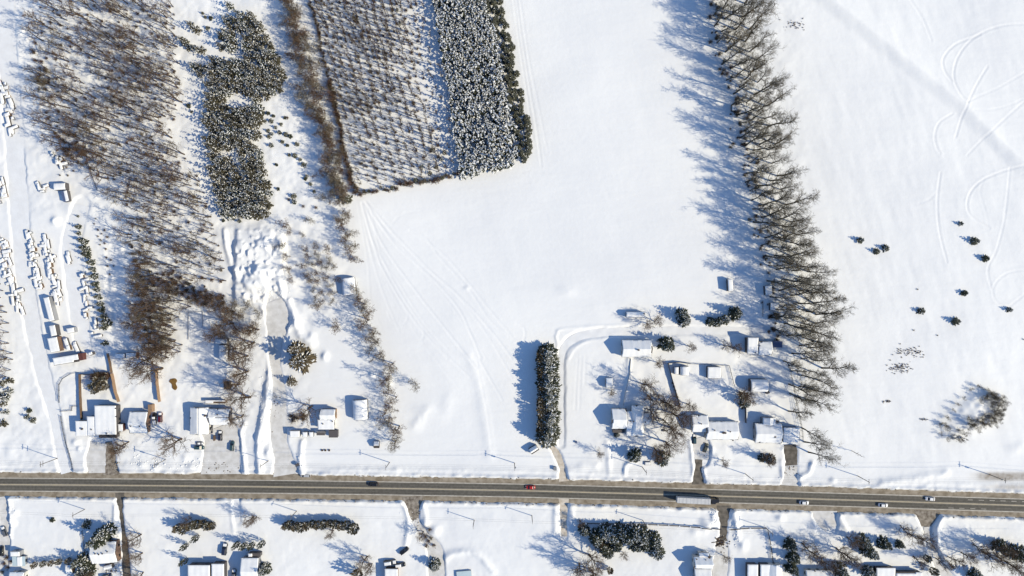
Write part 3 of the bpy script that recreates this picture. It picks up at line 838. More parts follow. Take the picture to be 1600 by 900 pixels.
for x, y, lab in [(1231, 642, 'slim leafless tree closing the south end of the tall row'), (1252, 668, 'dark leafless tree leaning out beside the house with the brown driveway'), (1256, 690, 'wide leafless tree just east of the brown driveway'), (1262, 706, 'small leafless tree south of the wide one by the brown driveway'), (1330, 704, 'lone thin bare tree standing in the snow east of the brown driveway')]:
    tilt(put_bare('yard_tree', ROW[int(x) % 6] if x < 1300 else SAP[2], x, y, lab, None, 0.92 if x < 1300 else 0.7), 10)
# brush along the foot of the row
G = 'leafless bushes at the foot of the tall tree row'
for k in range(120):
    y = rnd.uniform(-10, 540)
    x = bx(y) + rnd.gauss(4, 8)
    put_one('bush', SHRUB[k % 5], x, y, 'low dark leafless bush at the western foot of the tall tree row', 'bush', G, rnd.uniform(0.45, 1.15))

# ---- 2. the western wood
wood = [(58, -12), (52, 60), (56, 110), (72, 165), (84, 215), (110, 245), (140, 270), (170, 285), (196, 320), (205, 370), (214, 430), (222, 490), (232, 545), (262, 560), (280, 545), (285, 520), (262, 470), (285, 455), (330, 470), (352, 470), (358, 440), (348, 395), (334, 350), (322, 300), (305, 255), (278, 225), (276, 190), (288, 150), (282, 105), (276, 50), (272, 10), (262, -12)]
pts = [q_ for q_ in polysample(wood, 9.6, seed=5) if vnoise(np.array([q_[0]]), np.array([q_[1]]), 26.0, 91)[0] + 0.5 * vnoise(np.array([q_[0]]), np.array([q_[1]]), 11.0, 92)[0] > -0.55]
rnd.shuffle(pts)
# those nearest the open edges show best; the rest is one thicket
for k, (x, y) in enumerate(pts[:285]):
    zn = zone(y, (60, 125, 200, 290, 390, 470), ('at the northern edge', 'in the upper part', 'in the broad middle', 'above the camper', 'level with the nursery row', 'west of the snow heap', 'at the narrow southern tail'))
    _t = put_bare('bare_tree', WOOD[k % 7], x, y, 'brown leafless tree of the western wood ' + zn, 'western wood trees ' + zn, rnd.uniform(0.6, 1.15))
    tilt(_t, rnd.gauss(0, 5))
rest = pts[285:]
def joined(items):
    """many placed copies of meshes as one mesh"""
    V, F, MI, mats, o = [], [], [], [], 0
    for me, loc, rz, s in items:
        for m_ in me.materials:
            if m_ not in mats:
                mats.append(m_)
        n = len(me.vertices)
        a = np.empty(n * 3); me.vertices.foreach_get('co', a); a = a.reshape(-1, 3) * s
        c, si = math.cos(rz), math.sin(rz)
        b = np.stack([a[:, 0] * c - a[:, 1] * si, a[:, 0] * si + a[:, 1] * c, a[:, 2]], 1) + np.array(loc)
        V.append(b)
        lt = np.empty(len(me.polygons), np.int32); me.polygons.foreach_get('loop_total', lt)
        vi = np.empty(len(me.loops), np.int32); me.loops.foreach_get('vertex_index', vi)
        mi = np.empty(len(me.polygons), np.int32); me.polygons.foreach_get('material_index', mi)
        mp_ = np.array([mats.index(m_) for m_ in me.materials])
        F.append((lt, vi + o)); MI.append(mp_[mi]); o += n
    me = bpy.data.meshes.new('thicket')
    co = np.concatenate(V).astype(np.float32); lt = np.concatenate([f[0] for f in F]); vi = np.concatenate([f[1] for f in F]); mi = np.concatenate(MI)
    me.vertices.add(len(co)); me.vertices.foreach_set('co', co.ravel())
    me.loops.add(len(vi)); me.loops.foreach_set('vertex_index', vi)
    me.polygons.add(len(lt)); me.polygons.foreach_set('loop_total', lt); me.polygons.foreach_set('loop_start', np.concatenate([[0], np.cumsum(lt)[:-1]]).astype(np.int32))
    me.polygons.foreach_set('material_index', mi.astype(np.int32))
    for m_ in mats:
        me.materials.append(m_)
    me.update(calc_edges=True)
    return me
brush = [(SHRUB[k % 5], at_(x, y, 0, .1), rnd.random() * 6.28, rnd.uniform(.4, .9)) for k, (x, y) in enumerate(polysample(wood, 9, n=260, seed=8))]
brush += [(SAP[k % 5][j], at_(x, y, 0, .1), 1.3 * k, rnd.uniform(.8, 1.25)) for k, (x, y) in enumerate(rest) if k % 5 for j in (0, 1)]
brush += [(SHRUB[k % 5], at_(x, y, 0, .1), rnd.random() * 6.28, rnd.uniform(.6, 1.5)) for k, (x, y) in enumerate(polysample([(240, 420), (275, 428), (320, 452), (355, 462), (350, 480), (300, 470), (262, 455)], 8, seed=41) + polysample([(204, 380), (230, 400), (255, 480), (262, 545), (236, 550), (218, 470)], 10, seed=42) + polysample([(82, 200), (120, 210), (140, 250), (146, 268), (105, 245)], 9, seed=43) + polysample([(52, 75), (78, 110), (84, 155), (62, 140)], 9, seed=44))]
link('undergrowth', joined(brush), kind='stuff', label='brown leafless undergrowth and saplings filling the western wood', category='undergrowth')

for k, (x, y) in enumerate(polysample([(212, 400), (250, 430), (300, 455), (350, 470), (352, 486), (300, 482), (275, 500), (290, 545), (265, 562), (236, 556), (222, 500)], 9.5, n=46, seed=53)):
    put_bare('bare_tree', WOOD[k % 7], x, y, 'brown leafless tree where the western wood thins towards the houses', 'trees at the thinning end of the western wood', rnd.uniform(.6, .95))
for k, (x, y) in enumerate(polysample([(360, 470), (410, 480), (405, 520), (345, 520)], 10, n=12, seed=54)):
    put_bare('bare_tree', THICK[k % 5], x, y, 'leafless thicket tree on the bank west of the grey clearing', 'thicket trees west of the grey clearing', rnd.uniform(.7, 1.1))

# ---- 3. wood at the left edge
for k, (x, y) in enumerate(polysample([(-14, 450), (4, 440), (16, 500), (22, 560), (24, 610), (12, 660), (-14, 680)], 9.5, seed=11)):
    if y > 575 and k % 2:
        put_one('spruce', PINE_OLIVE[k % 6], x, y, 'olive evergreen at the left edge west of the yard lane', 'evergreen tree', 'evergreens at the left edge', rnd.uniform(.6, .9))
    else:
        put_bare('bare_tree', WOOD[k % 7], x, y, 'leafless tree in the strip west of the long yard lane', 'bare trees west of the yard lane', rnd.uniform(.6, .9))
for k, (x, y) in enumerate([(48, 641), (54, 656), (45, 651)]):
    put_conifer('spruce', SMALL[k], x, y, ['northern', 'southernmost', 'middle'][k] + ' of three small dark evergreens beside the yard lane', None, 0.95)

# ---- 4. evergreen stand with olive crowns
stand = [(356, 28), (402, 26), (425, 70), (442, 112), (444, 140), (430, 152), (408, 160), (406, 225), (414, 262), (424, 300), (424, 334), (404, 340), (350, 336), (338, 285), (330, 225), (324, 160), (330, 110), (350, 75)]
G = 'snow-dusted evergreens of the western stand'
for k, (x, y) in enumerate([q_ for q_ in polysample(stand, 8.3, seed=13) if vnoise(np.array([q_[0]]), np.array([q_[1]]), 17.0, 93)[0] > -0.72 and math.hypot(q_[0] - 373, q_[1] - 255) > 7 and not (372 < q_[0] < 384 and 50 < q_[1] < 95)]):
    put_one('pine_tree', PINE_OLIVE[k % 6], x, y, 'snow-dusted olive evergreen of the long western stand, ' + zone(y, (80, 140, 200, 265), ('its northern tip', 'its widest part', 'its upper middle', 'its lower middle', 'its southern end')), 'evergreen tree', 'western stand evergreens, ' + zone(y, (80, 140, 200, 265), ('northern tip', 'widest part', 'upper middle', 'lower middle', 'southern end')), rnd.uniform(.8, 1.25))
for k, (x, y) in enumerate([(302, 42), (298, 75), (306, 78), (318, 82), (292, 68), (308, 108), (316, 118), (318, 108), (362, 12), (310, 50)]):
    put_one('pine_tree', PINE_OLIVE[(k * 2) % 6], x, y, ['broad', 'squat', 'snowy', 'ragged', 'olive', 'dark', 'rounded', 'leaning', 'isolated northern', 'slender'][k] + ' evergreen in the gap between the western wood and the long stand', 'evergreen tree', None, rnd.uniform(.8, 1.1))
for k, (x, y) in enumerate([(350, 345), (366, 342), (376, 346), (318, 22), (331, 30), (326, 45), (345, 60), (322, 28), (296, 166), (300, 175)]):
    put_conifer('spruce', SMALL[k % 4], x, y, 'small dark evergreen on open snow near the long western stand', 'small evergreens around the long western stand', rnd.uniform(.5, .9))

# ---- 5. little trees on the glade
G = 'small evergreens scattered on the glade'
gl = [(420, 178), (425, 190), (432, 200), (412, 178), (428, 182), (420, 205), (438, 208), (448, 211), (455, 214), (440, 195), (426, 210), (442, 222), (450, 228), (465, 226), (425, 228), (453, 243), (433, 258), (475, 258), (480, 276), (486, 288), (436, 296), (460, 307), (461, 316), (492, 300), (446, 185), (415, 190), (470, 250), (462, 244), (478, 280), (421, 214)]
for k, (x, y) in enumerate(gl):
    put_conifer('spruce', SMALL[k % 4], x, y, 'small dark evergreen on the open snow of the glade east of the long stand', G, rnd.uniform(.55, .95))
for x, y, lab in [(450, 185, 'thin leafless sapling lying low on the glade'), (475, 323, 'tiny leafless bush at the south end of the glade'), (495, 325, 'tiny leafless bush near the hedgerow at the south end of the glade'), (452, 312, 'dot-like bush on the glade')]:
    put_one('bush', SHRUB[0], x, y, lab, 'bush', None, .7)

# ---- 6. the hedgerow from north to south
hl = catmull([(452, 0), (470, 60), (486, 110), (496, 160), (510, 200), (520, 240), (528, 290), (536, 318)], 7)
G = 'leafless thicket trees of the long hedgerow'
for k, (x, y) in enumerate(hl):
    for j in range(2):
        put_bare('hedgerow_tree', THICK[(k + j) % 5], x + rnd.gauss(0, 9), y + rnd.uniform(-3, 3), 'leafless tree in the thin hedgerow west of the saplings, ' + zone(y, (80, 160, 240), ('northern end', 'upper part', 'lower part', 'southern end')), 'hedgerow trees west of the saplings, ' + zone(y, (80, 160, 240), ('northern end', 'upper part', 'lower part', 'southern end')), rnd.uniform(.7, 1.15))
hl = catmull([(535, 335), (542, 360), (548, 385), (553, 405)], 7)
for k, (x, y) in enumerate(hl):
    put_bare('hedgerow_tree', THICK[k % 5], x + rnd.gauss(-3, 6), y, 'leafless tree in the short hedge along the track corner', 'leafless trees by the track corner', rnd.uniform(.75, 1.1))
hl = catmull([(560, 450), (572, 475), (578, 500), (590, 535), (598, 560), (608, 575), (612, 600), (606, 620), (612, 645), (620, 665), (622, 690)], 7)
for k, (x, y) in enumerate(hl):
    put_bare('hedgerow_tree', (THICK[k % 5] if k % 3 else WOOD[k % 7]), x + rnd.gauss(0, 6), y, 'leafless tree in the hedgerow bordering the middle field on its west side', 'leafless trees of the middle field hedgerow', rnd.uniform(.7, 1.1))
for x, y, s, lab in [(651, 600, .9, 'lone leafless bushy tree just east of the middle hedgerow'), (530, 512, 1.0, 'round leafless bush tree west of the middle hedgerow'), (500, 478, .8, 'leafless bush tree southwest of the white shed'), (452, 350, .9, 'grey leafless tree at the northern end of the snow heap'), (484, 345, .7, 'small leafless tree on the snow northeast of the heap'), (446, 385, .9, 'leafless bush tree against the east side of the snow heap'), (450, 400, .7, 'second leafless bush tree against the east side of the snow heap'), (455, 420, .7, 'leafless bush by the southeast flank of the snow heap'), (458, 440, .7, 'leafless bush at the corner of the snow heap crater'), (455, 365, .6, 'small leafless bush between snow heap and orchard'), (476, 368, .5, 'tiny leafless bush north of the orchard')]:
    put_bare('bush_tree', THICK[int(x) % 5], x, y, lab, None, s)
for k, (x, y) in enumerate(polysample([(480, 380), (515, 385), (530, 430), (522, 475), (490, 470), (478, 430)], 11, seed=17)):
    put_bare('orchard_tree', THICK[k % 5], x, y, 'small leafless tree in the loose orchard west of the white shed', 'small trees of the loose orchard', rnd.uniform(.5, .8))
put_conifer('spruce', SMALL[1], 543, 312, 'dark evergreen bush at the corner where the track leaves the plantation', None, 1.6)

# ---- 7. planted saplings in rows
pl_ = [(486, -8), (520, 130), (548, 240), (560, 292), (640, 285), (700, 268), (676, 200), (652, 100), (634, -8)]
cnt = 0
G = 'planted saplings in straight rows'
def inpoly(poly, x, y):
    c, j = False, len(poly) - 1
    for i in range(len(poly)):
        (xi, yi), (xj, yj) = poly[i], poly[j]
        if (yi > y) != (yj > y) and x < (xj - xi) * (y - yi) / (yj - yi + 1e-9) + xi:
            c = not c
        j = i
    return c
grid = [(x, y) for r_ in range(-3, 24) for k in range(-4, 46) for x, y in [(440 + r_ * 14.5 + k * 1.75 + rnd.gauss(0, .9), k * 7.6 + r_ * 3 + rnd.gauss(0, 1.6) - 20)] if rnd.random() > .1]
grid = [p for p in grid if inpoly(pl_, *p) and p[1] > -8] + [(x_, y_) for x_, y_ in polysample([(640, -8), (660, -8), (706, 180), (712, 262), (690, 262), (672, 150)], 14, seed=37)]
rnd.shuffle(grid)
for k, (x, y) in enumerate(grid[:295]):
    put_bare('sapling', SAP[k % 5], x, y, 'thin leafless sapling in the planted rows, ' + zone(y, (70, 140, 210), ('northernmost rows', 'upper rows', 'lower rows', 'southernmost rows')), 'planted saplings, ' + zone(y, (70, 140, 210), ('northernmost rows', 'upper rows', 'lower rows', 'southernmost rows')), rnd.uniform(.75, 1.05))
xtra = polysample([(488, -8), (650, -8), (662, 90), (640, 130), (560, 190), (530, 150)], 7.5, n=230, seed=47) + polysample([(540, 180), (670, 110), (690, 250), (570, 285)], 12, n=90, seed=48)
xb = [(SHRUB[k % 5], at_(x, y, 0, .1), 1.9 * k, rnd.uniform(.35, .85)) for k, (x, y) in enumerate(xtra)] + [(SAP[k % 5][j], at_(x, y, 0, .1), 2.3 * k, rnd.uniform(.65, 1.0)) for k, (x, y) in enumerate(xtra) if k % 3 for j in (0, 1)]
link('plantation_scrub', joined(xb), kind='stuff', label='brown scrub and self-sown stems between the planted saplings', category='scrub')
if grid[295:]:
    link('sapling_rows', joined([(SAP[k % 5][j], at_(x, y, 0, .1), 1.7 * k, .9) for k, (x, y) in enumerate(grid[295:]) for j in (0, 1)]), kind='stuff', label='further thin leafless saplings of the plantation rows', category='saplings')
G = 'dark brush along the west edge of the plantation'
for k, (x, y) in enumerate(catmull([(486, 0), (500, 62), (512, 110), (522, 150), (530, 190), (540, 240), (550, 280), (558, 300)], 5)):
    put_one('brush', SHRUB[k % 5], x + rnd.gauss(0, 1.6), y, 'dense dark brush hedge on the western edge of the planted saplings', 'bush', G, rnd.uniform(.9, 1.5) * (0.75 if y < 130 else 1.1))
G = 'brush along the south edge of the plantation'
for k, (x, y) in enumerate(catmull([(558, 303), (590, 298), (620, 294), (650, 288), (685, 282), (715, 274)], 6)):
    if k % 3:
        put_one('brush', SHRUB[k % 5], x, y + rnd.gauss(0, 2), 'leafless brush at the south edge of the planted saplings', 'bush', G, rnd.uniform(1.0, 1.7))
    else:
        put_one('pine_tree', PINE_GREEN[k % 4] if k % 2 else PINE_OLIVE[k % 6], x, y + rnd.gauss(-2, 2), 'low evergreen among the brush south of the planted saplings', 'evergreen tree', 'low evergreens south of the saplings', rnd.uniform(.4, .65))
for k, (x, y) in enumerate([(622, 18), (626, 38), (555, 32), (676, 235), (690, 250), (682, 262), (695, 240), (660, 262), (672, 272)]):
    put_one('pine_tree', PINE_OLIVE[k % 6], x, y, ['olive evergreen beside the northern sapling rows', 'yellowish evergreen in the northern sapling rows', 'snowy evergreen by the western sapling rows'][k] if k < 3 else 'stray evergreen among the southeastern sapling rows', 'evergreen tree', None if k < 3 else 'stray evergreens in the southeastern sapling rows', rnd.uniform(.45, .7))

# ---- 8. snow-laden spruce plantation and its green border
sp_ = [(676, -10), (754, -10), (770, 50), (787, 130), (802, 200), (808, 254), (770, 268), (722, 278), (714, 230), (702, 140), (688, 60)]
G = 'snow-laden spruces of the plantation block'
pp = polysample(sp_, 7.1, seed=19)
rnd.shuffle(pp)
for k, (x, y) in enumerate(pp[:296]):
    put_one('spruce_tree', SPRUCE_SNOW[k % 6], x, y, 'snow-laden spruce of the plantation block, ' + zone(y, (70, 140, 210), ('at the picture top', 'in its upper half', 'in its lower half', 'at its south end')), 'evergreen tree', 'plantation spruces ' + zone(y, (70, 140, 210), ('at the picture top', 'in the upper half', 'in the lower half', 'at the south end')), rnd.uniform(.85, 1.15))
if pp[296:]:
    link('spruce_mass', joined([(SPRUCE_SNOW[k % 6], at_(x, y, 0, .1), 1.7 * k, 1.0) for k, (x, y) in enumerate(pp[296:])]), kind='stuff', label='further snow-laden spruces inside the plantation block', category='spruces')
G = 'green evergreens on the east border of the plantation'
for k, (x, y) in enumerate(polysample([(755, -10), (782, -10), (796, 60), (812, 130), (826, 200), (830, 248), (812, 254), (803, 200), (790, 130), (774, 50)], 8.6, seed=23)):
    put_one('pine_tree', PINE_GREEN[k % 4], x, y, 'green evergreen on the eastern border of the spruce block, ' + zone(y, (90, 180), ('northern part', 'middle part', 'southern part')), 'evergreen tree', 'green border evergreens, ' + zone(y, (90, 180), ('northern part', 'middle part', 'southern part')), rnd.uniform(.75, 1.05))

# ---- 9. the tall evergreen hedge in the middle
for k in range(12):
    y = 549 + k * 11.9
    put_conifer('hedge_spruce', HEDGE[k % 4], 857 + rnd.gauss(0, 1.8), y + rnd.gauss(0, 1.5), ('northernmost' if k == 0 else 'southernmost' if k == 11 else 'one of the inner') + ' tall dark ' + ('spruce' if k in (0, 11) else 'spruces') + ' of the windbreak standing alone in the middle field', 'spruces of the windbreak in the middle field', rnd.uniform(.8, 1.1))

for k in range(13):  # added row; its brown needles stand in for shade on the windbreak's west side
    put_conifer('cedar', CEDAR[k % 2 * 2], 846 + rnd.gauss(0, .8), 549 + k * 11, 'added bronze cedar darkening the shaded west side of the windbreak', 'added bronze cedars on the shaded side of the windbreak', rnd.uniform(1.35, 1.6))

# ---- 10. evergreens on the eastern field
for x, y, s, d in [(1342, 376, 1.0, 'westernmost dark evergreen on the eastern field'), (1367, 393, .95, 'lower of the touching evergreen pair on the eastern field'), (1381, 388, 1.0, 'upper of the touching evergreen pair on the eastern field'), (1498, 350, .85, 'northernmost evergreen on the eastern field, snow on its top'), (1519, 377, 1.1, 'broad evergreen with long shadow in the eastern trio'), (1536, 404, 1.05, 'evergreen closing the eastern trio on its south'), (1504, 458, .95, 'evergreen halfway between the eastern trio and the southern ones'), (1437, 486, 1.1, 'big round evergreen southwest on the eastern field'), (1491, 502, 1.05, 'ragged evergreen southernmost on the eastern field'), (1574, 484, .9, 'evergreen touching the snowmobile loop near the right edge')]:
    put_conifer('field_evergreen', SMALL[int(x) % 4], x, y, d, 'lone evergreens on the eastern field', s * rnd.uniform(.95, 1.25))
for k, (x, y) in enumerate([(1432, 452), (1427, 516), (1464, 524), (1598, 530), (1320, 466)]):
    put_one('weed_tuft', SHRUB[k % 5], x, y, ['small', 'dark', 'faint', 'far right', 'row-side'][k] + ' dry weed tuft poking out of the eastern field', 'weed', None, .35)
# dry weeds
for k, (cx, cy, ax, ay, n) in enumerate([(1420, 550, 20, 8, 26), (1405, 575, 18, 9, 30), (1385, 627, 7, 2, 6), (1441, 655, 6, 2, 5), (1240, 40, 20, 9, 14)]):
    it = [(SHRUB[j % 5], at_(cx + rnd.gauss(0, .5) * ax, cy + rnd.gauss(0, .5) * ay, 0, .1), rnd.random() * 6, rnd.uniform(.12, .3)) for j in range(n * 3)]
    link('dry_weeds', joined(it), kind='stuff', label=['thin', 'larger', 'streak of', 'southern', 'northern'][k] + ' patch of dry weeds showing through snow on the eastern field', category='weeds')
# shrubby mound
for k, (x, y) in enumerate(polysample([(1530, 622), (1545, 612), (1568, 620), (1570, 640), (1556, 662), (1520, 668), (1508, 655), (1535, 650), (1548, 636), (1545, 625)], 4.2, seed=29) + [(1478, 672), (1484, 682), (1492, 684), (1480, 664), (1500, 682), (1470, 676), (1474, 660), (1488, 676), (1505, 676), (1512, 672), (1478, 650), (1486, 638), (1495, 628), (1506, 618), (1518, 611), (1530, 606), (1540, 606), (1482, 668), (1470, 668), (1496, 672)]):
    put_bare('mound_bush', THICK[(1, 4)[k % 2]], x - 4 + rnd.gauss(0, 2), y + rnd.gauss(0, 2), 'dark leafless bush on the snowy mound at the right', 'bushes on the snowy mound', rnd.uniform(.28, .55), cat='bush')
put_one('log', shrub_mesh(77, 1.2, 3.0, n=5, tw=.12, mats='bark'), 1500, 683, 'dark fallen branches at the south foot of the bushy mound', 'branches', None, 1.0)

# ---- 11. yards north of the road
yt = [(372, 545, 4, 'leafless tree right at the east wall of the white shelter pair', .7), (405, 515, 3, 'leafless tree at the rim of the grey clearing', .7), (352, 472, 1, 'leafless tree at the eastern tip of the dark thicket', .75), (366, 486, 0, 'leafless tree on the bank above the shelter pair', .7), (375, 600, 1, 'leafless tree above the small dark hut', .8), (380, 650, 2, 'leafless tree beside the parking yard bank', .7), (240, 520, 0, 'leafless tree halfway down the wood tail', .9), (225, 500, 3, 'leafless tree at the west side of the wood tail', .8), (1015, 640, 4, 'leafless tree touching the hipped roof', .7), (1035, 655, 2, 'leafless tree between the hipped house and the hedge line', .8), (398, 535, 1, 'spreading leafless tree just north of the covered trailer shelter', .95), (388, 556, 0, 'leafless tree east of the covered trailer shelter', 1.0), (388, 580, 2, 'wide leafless tree beside the long snowbank', 1.05), (392, 620, 3, 'leafless tree leaning over the snowbank near the dark-ridged house', 1.1),
      (285, 685, 0, 'broad brown leafless tree in front of the snow-roofed cottage', 1.0), (255, 575, 1, 'dark leafless tree north of the wooden fence end', 1.15), (236, 560, 4, 'leafless tree between the fenced yard and the western wood', 1.0), (262, 545, 2, 'leafless tree at the southern tip of the western wood', .9),
      (202, 690, 3, 'leafless tree right beside the brown gravel driveway', .7), (196, 698, 1, 'low leafless tree at the end of the gravel driveway', .6), (488, 634, 4, 'leafless tree north of the brush pile', .85), (365, 505, 2, 'leafless tree south of the snow heap', .9), (350, 520, 3, 'leafless tree by the flattened garden bed', .8),
      (1012, 618, 0, 'leafless tree north of the twin-gabled house', .85), (1005, 600, 1, 'leafless tree in the yard north of the twin-gabled house', .8), (1040, 628, 2, 'spreading leafless tree west of the hedge line', .9), (1032, 625, 3, 'leafless tree crowding the hedge line', .8), (1050, 645, 4, 'leafless tree at the south end of the hedge line', .95), (1048, 668, 0, 'wide leafless tree between the two eastern houses', 1.0), (1040, 690, 1, 'leafless tree behind the two front evergreens', .95), (1022, 700, 2, 'thin-crowned leafless tree above the front evergreens', .8),
      (1072, 630, 3, 'small brown leafless tree north of the double house', .55), (1155, 612, 1, 'leafless tree north of the bronze cedar', .85), (1192, 712, 2, 'leafless tree leaning towards the snowy shrubs by the road', .6), (1022, 502, 3, 'leafless tree beside the lone northern shed', .55), (1010, 505, 4, 'smaller leafless tree beside the lone northern shed', .5), (1076, 541, 0, 'thin leafless tree east of the dark spruce', .45), (1027, 566, 1, 'small leafless tree on the lawn south of the barn', .5), (1130, 540, 2, 'leafless tree between the barn and the large workshop', .5), (1145, 543, 0, 'thin leafless tree west of the large workshop', .5), (955, 610, 4, 'tiny leafless tree west of the ghost shed', .35), (936, 707, 3, 'thin leafless tree near the road west of the evergreens', .4), (1127, 718, 4, 'thin leafless tree on the lawn in front of the double house', .4)]
for x, y, k, lab, s in yt:
    put_bare('yard_tree', YARD[k], x, y, lab, None, s * 1.05)
yc = [(474, 562, 3, 'large brown snow-flecked evergreen leaning over the snowed driveway', 1.35), (466, 545, 1, 'brown-topped evergreen behind the large snowy one', 1.0), (457, 596, 0, 'small round evergreen south of the large snowy one', .6),
      (1064, 492, 0, 'northern half of the twin evergreen near the packed track', .75), (1068, 500, 1, 'southern half of the twin evergreen near the packed track', .75), (1108, 502, 2, 'westernmost of four dark evergreens north of the track', .55), (1120, 503, 3, 'second from the west of four dark evergreens north of the track', .6), (1131, 499, 4, 'third from the west of four dark evergreens north of the track', .6), (1147, 489, 5, 'easternmost and tallest of four dark evergreens north of the track', .8),
      (1040, 537, 2, 'dark evergreen just east of the white barn', .95), (1161, 628, 4, 'dark-green spruce south of the bronze cedar', .7), (990, 710, 3, 'western of the two evergreens by the road', .85), (1033, 714, 4, 'eastern of the two evergreens by the road', .9), (963, 678, 0, 'dark evergreen bush beside the parked carport', .35), (1202, 717, 1, 'dark shrub-like evergreen under a leaning tree', .6), (1188, 714, 5, 'low evergreen west of the dark shrub near the road', .5)]
for x, y, k, lab, s in yc:
    put_conifer('spruce', BROWN[k % 2] if 450 < x < 480 else SPRUCE[k], x, y, lab, None, s * 1.1)
put_conifer('cedar', CEDAR[0], 1157, 617, 'bronze cedar with a long jagged shadow near the east fence', None, 1.3)
for k, (x, y) in enumerate([(158, 592), (165, 598), (170, 603), (160, 605), (152, 610), (168, 590), (155, 598), (148, 602)]):
    put_conifer('cedar', CEDAR[k % 2 * 2 + (k // 4)], x, y, 'bronze cedar crowding the fenced yard in front of the flat-roofed building', 'bronze cedars in the fenced yard', rnd.uniform(.75, 1.1))
# leafless hedge beside it
for k, (x, y) in enumerate([(148, 590), (150, 585), (156, 583), (164, 583), (172, 587), (160, 588)]):
    put_one('hedge_bush', SHRUB[k % 5], x, y, 'leafless bush north of the bronze cedars in the fenced yard', 'bush', 'bushes in the fenced yard', 1.5)
# row of young trees in the nursery yard
nursery = [(124, 338), (126, 355), (126, 365), (136, 378), (139, 390), (141, 399), (146, 410), (148, 421), (151, 432), (153, 444), (155, 452), (157, 464), (160, 475), (163, 484), (166, 494), (172, 505), (167, 512), (168, 536)]
for k, (x, y) in enumerate(nursery):
    put_conifer('young_spruce', ARBOR[k % 4], x - 1, y, ('northernmost' if k == 0 else 'southernmost' if k == 17 else 'one') + (' young evergreen in the curving nursery row' if k in (0, 17) else ' of the young evergreens lined up in the curving nursery row'), 'young evergreens of the nursery row', 1.45 * (0.4, .75, .6, .9, .95, .95, .95, .75, .95, .85, .8, .85, .8, .85, .85, 1.0, .8, .75)[k])
    if k in (3, 4, 5, 15):
        put_conifer('young_spruce', ARBOR[(k + 1) % 4], x - 7, y - 3, 'extra young evergreen tucked behind the nursery row', 'extra young evergreens behind the nursery row', 1.05)
for k, (x, y) in enumerate(polysample([(150, 340), (168, 360), (180, 420), (172, 430), (158, 390), (148, 350)], 7, n=16, seed=31)):
    put_one('bush', SHRUB[k % 5], x, y, 'sparse dry bush between the nursery row and the wood', 'bush', 'sparse bushes east of the nursery row', rnd.uniform(.35, .6))
for k, (x, y) in enumerate(polysample([(85, 230), (115, 240), (120, 280), (95, 275)], 9, n=9, seed=33)):
    put_one('bush', SHRUB[k % 5], x, y, 'dry bush poking through snow beside the western wood edge', 'bush', 'dry bushes at the edge of the western wood', .5)

# ---- 12. gardens south of the road
sc_ = [(165, 836, 3, 'big snow-covered spruce north of the house with the brick side', 1.0), (172, 828, 1, 'second spruce crowding the house with the brick side', .8), (133, 872, 0, 'dark spruce at the corner of the long hedge', .6), (138, 885, 4, 'snowy spruce south of the hedge corner', .7), (136, 900, 2, 'spruce at the bottom edge beside the small hut', .7), (143, 888, 5, 'spruce hugging the west wall of the brick-sided house', .55),
       (415, 885, 1, 'round evergreen south of the four narrow cedars', .5), (418, 889, 3, 'little evergreen behind the round one', .4), (680, 880, 1, 'snowy evergreen by the curved driveway', .62), (912, 826, 0, 'bare-topped evergreen at the west end of the evergreen belt', .5),
       (930, 838, 3, 'first evergreen of the dark belt from the west', .8), (943, 828, 1, 'tall evergreen in the western part of the dark belt', .8), (955, 832, 4, 'wide evergreen in the dark belt behind the post fence', .9), (968, 828, 0, 'snow-flecked evergreen midway along the dark belt', .8), (978, 834, 3, 'dense evergreen in the middle of the dark belt', .9), (990, 830, 1, 'evergreen in the middle-east of the dark belt', .85), (1002, 834, 4, 'evergreen near the eastern end of the dark belt', .85), (940, 850, 2, 'evergreen on the southwest side of the dark belt', .7), (948, 858, 5, 'greener evergreen south of the dark belt', .6), (992, 848, 0, 'evergreen on the southeast side of the dark belt', .7), (1020, 840, 3, 'isolated tall evergreen east of the dark belt', .8), (1024, 858, 4, 'evergreen south of the isolated tall one', .8), (962, 848, 2, 'low evergreen south of the middle of the belt', .6), (1005, 848, 5, 'low evergreen south of the eastern belt', .6),
       (1232, 848, 5, 'northern of three dark conical evergreens by the white fence', .62), (1236, 868, 2, 'middle of three dark conical evergreens by the white fence', .62), (1234, 886, 5, 'southern of three dark conical evergreens by the white fence', .55), (1344, 842, 0, 'western of three evergreens in a row by the snowy driveway', .55), (1350, 855, 3, 'snow-mottled evergreen south of the row by the snowy driveway', .6), (1358, 862, 1, 'evergreen behind the snow-mottled one', .5), (1376, 846, 2, 'middle of three evergreens in a row by the snowy driveway', .55), (1402, 848, 5, 'eastern and smallest of three evergreens in a row by the snowy driveway', .36), (1308, 885, 4, 'evergreen near the bottom edge west of the low roof', .6), (1312, 898, 2, 'lower evergreen at the bottom edge west of the low roof', .6), (1352, 890, 1, 'snow-flecked evergreen against the low roof', .65), (1518, 896, 4, 'evergreen at the bottom edge near the right corner', .6), (1558, 850, 2, 'dark evergreen in the shade at the right edge', .7), (1578, 858, 5, 'very dark evergreen at the right edge', .8), (1592, 864, 0, 'evergreen half cut by the right edge', .8)]
for x, y, k, lab, s in sc_:
    put_conifer('spruce', SPRUCE[k], x, y, lab, None, s * (1.3 if s > .6 else 1.5))
for k, (x, y) in enumerate([(284, 821), (293, 822), (302, 818), (312, 815), (322, 814), (330, 817), (336, 818)]):
    put_conifer('cedar', CEDAR[k % 4], x, y, 'bronze cedar in the rounded clump north of the long house', 'bronze cedars of the rounded clump', rnd.uniform(1.0, 1.35))
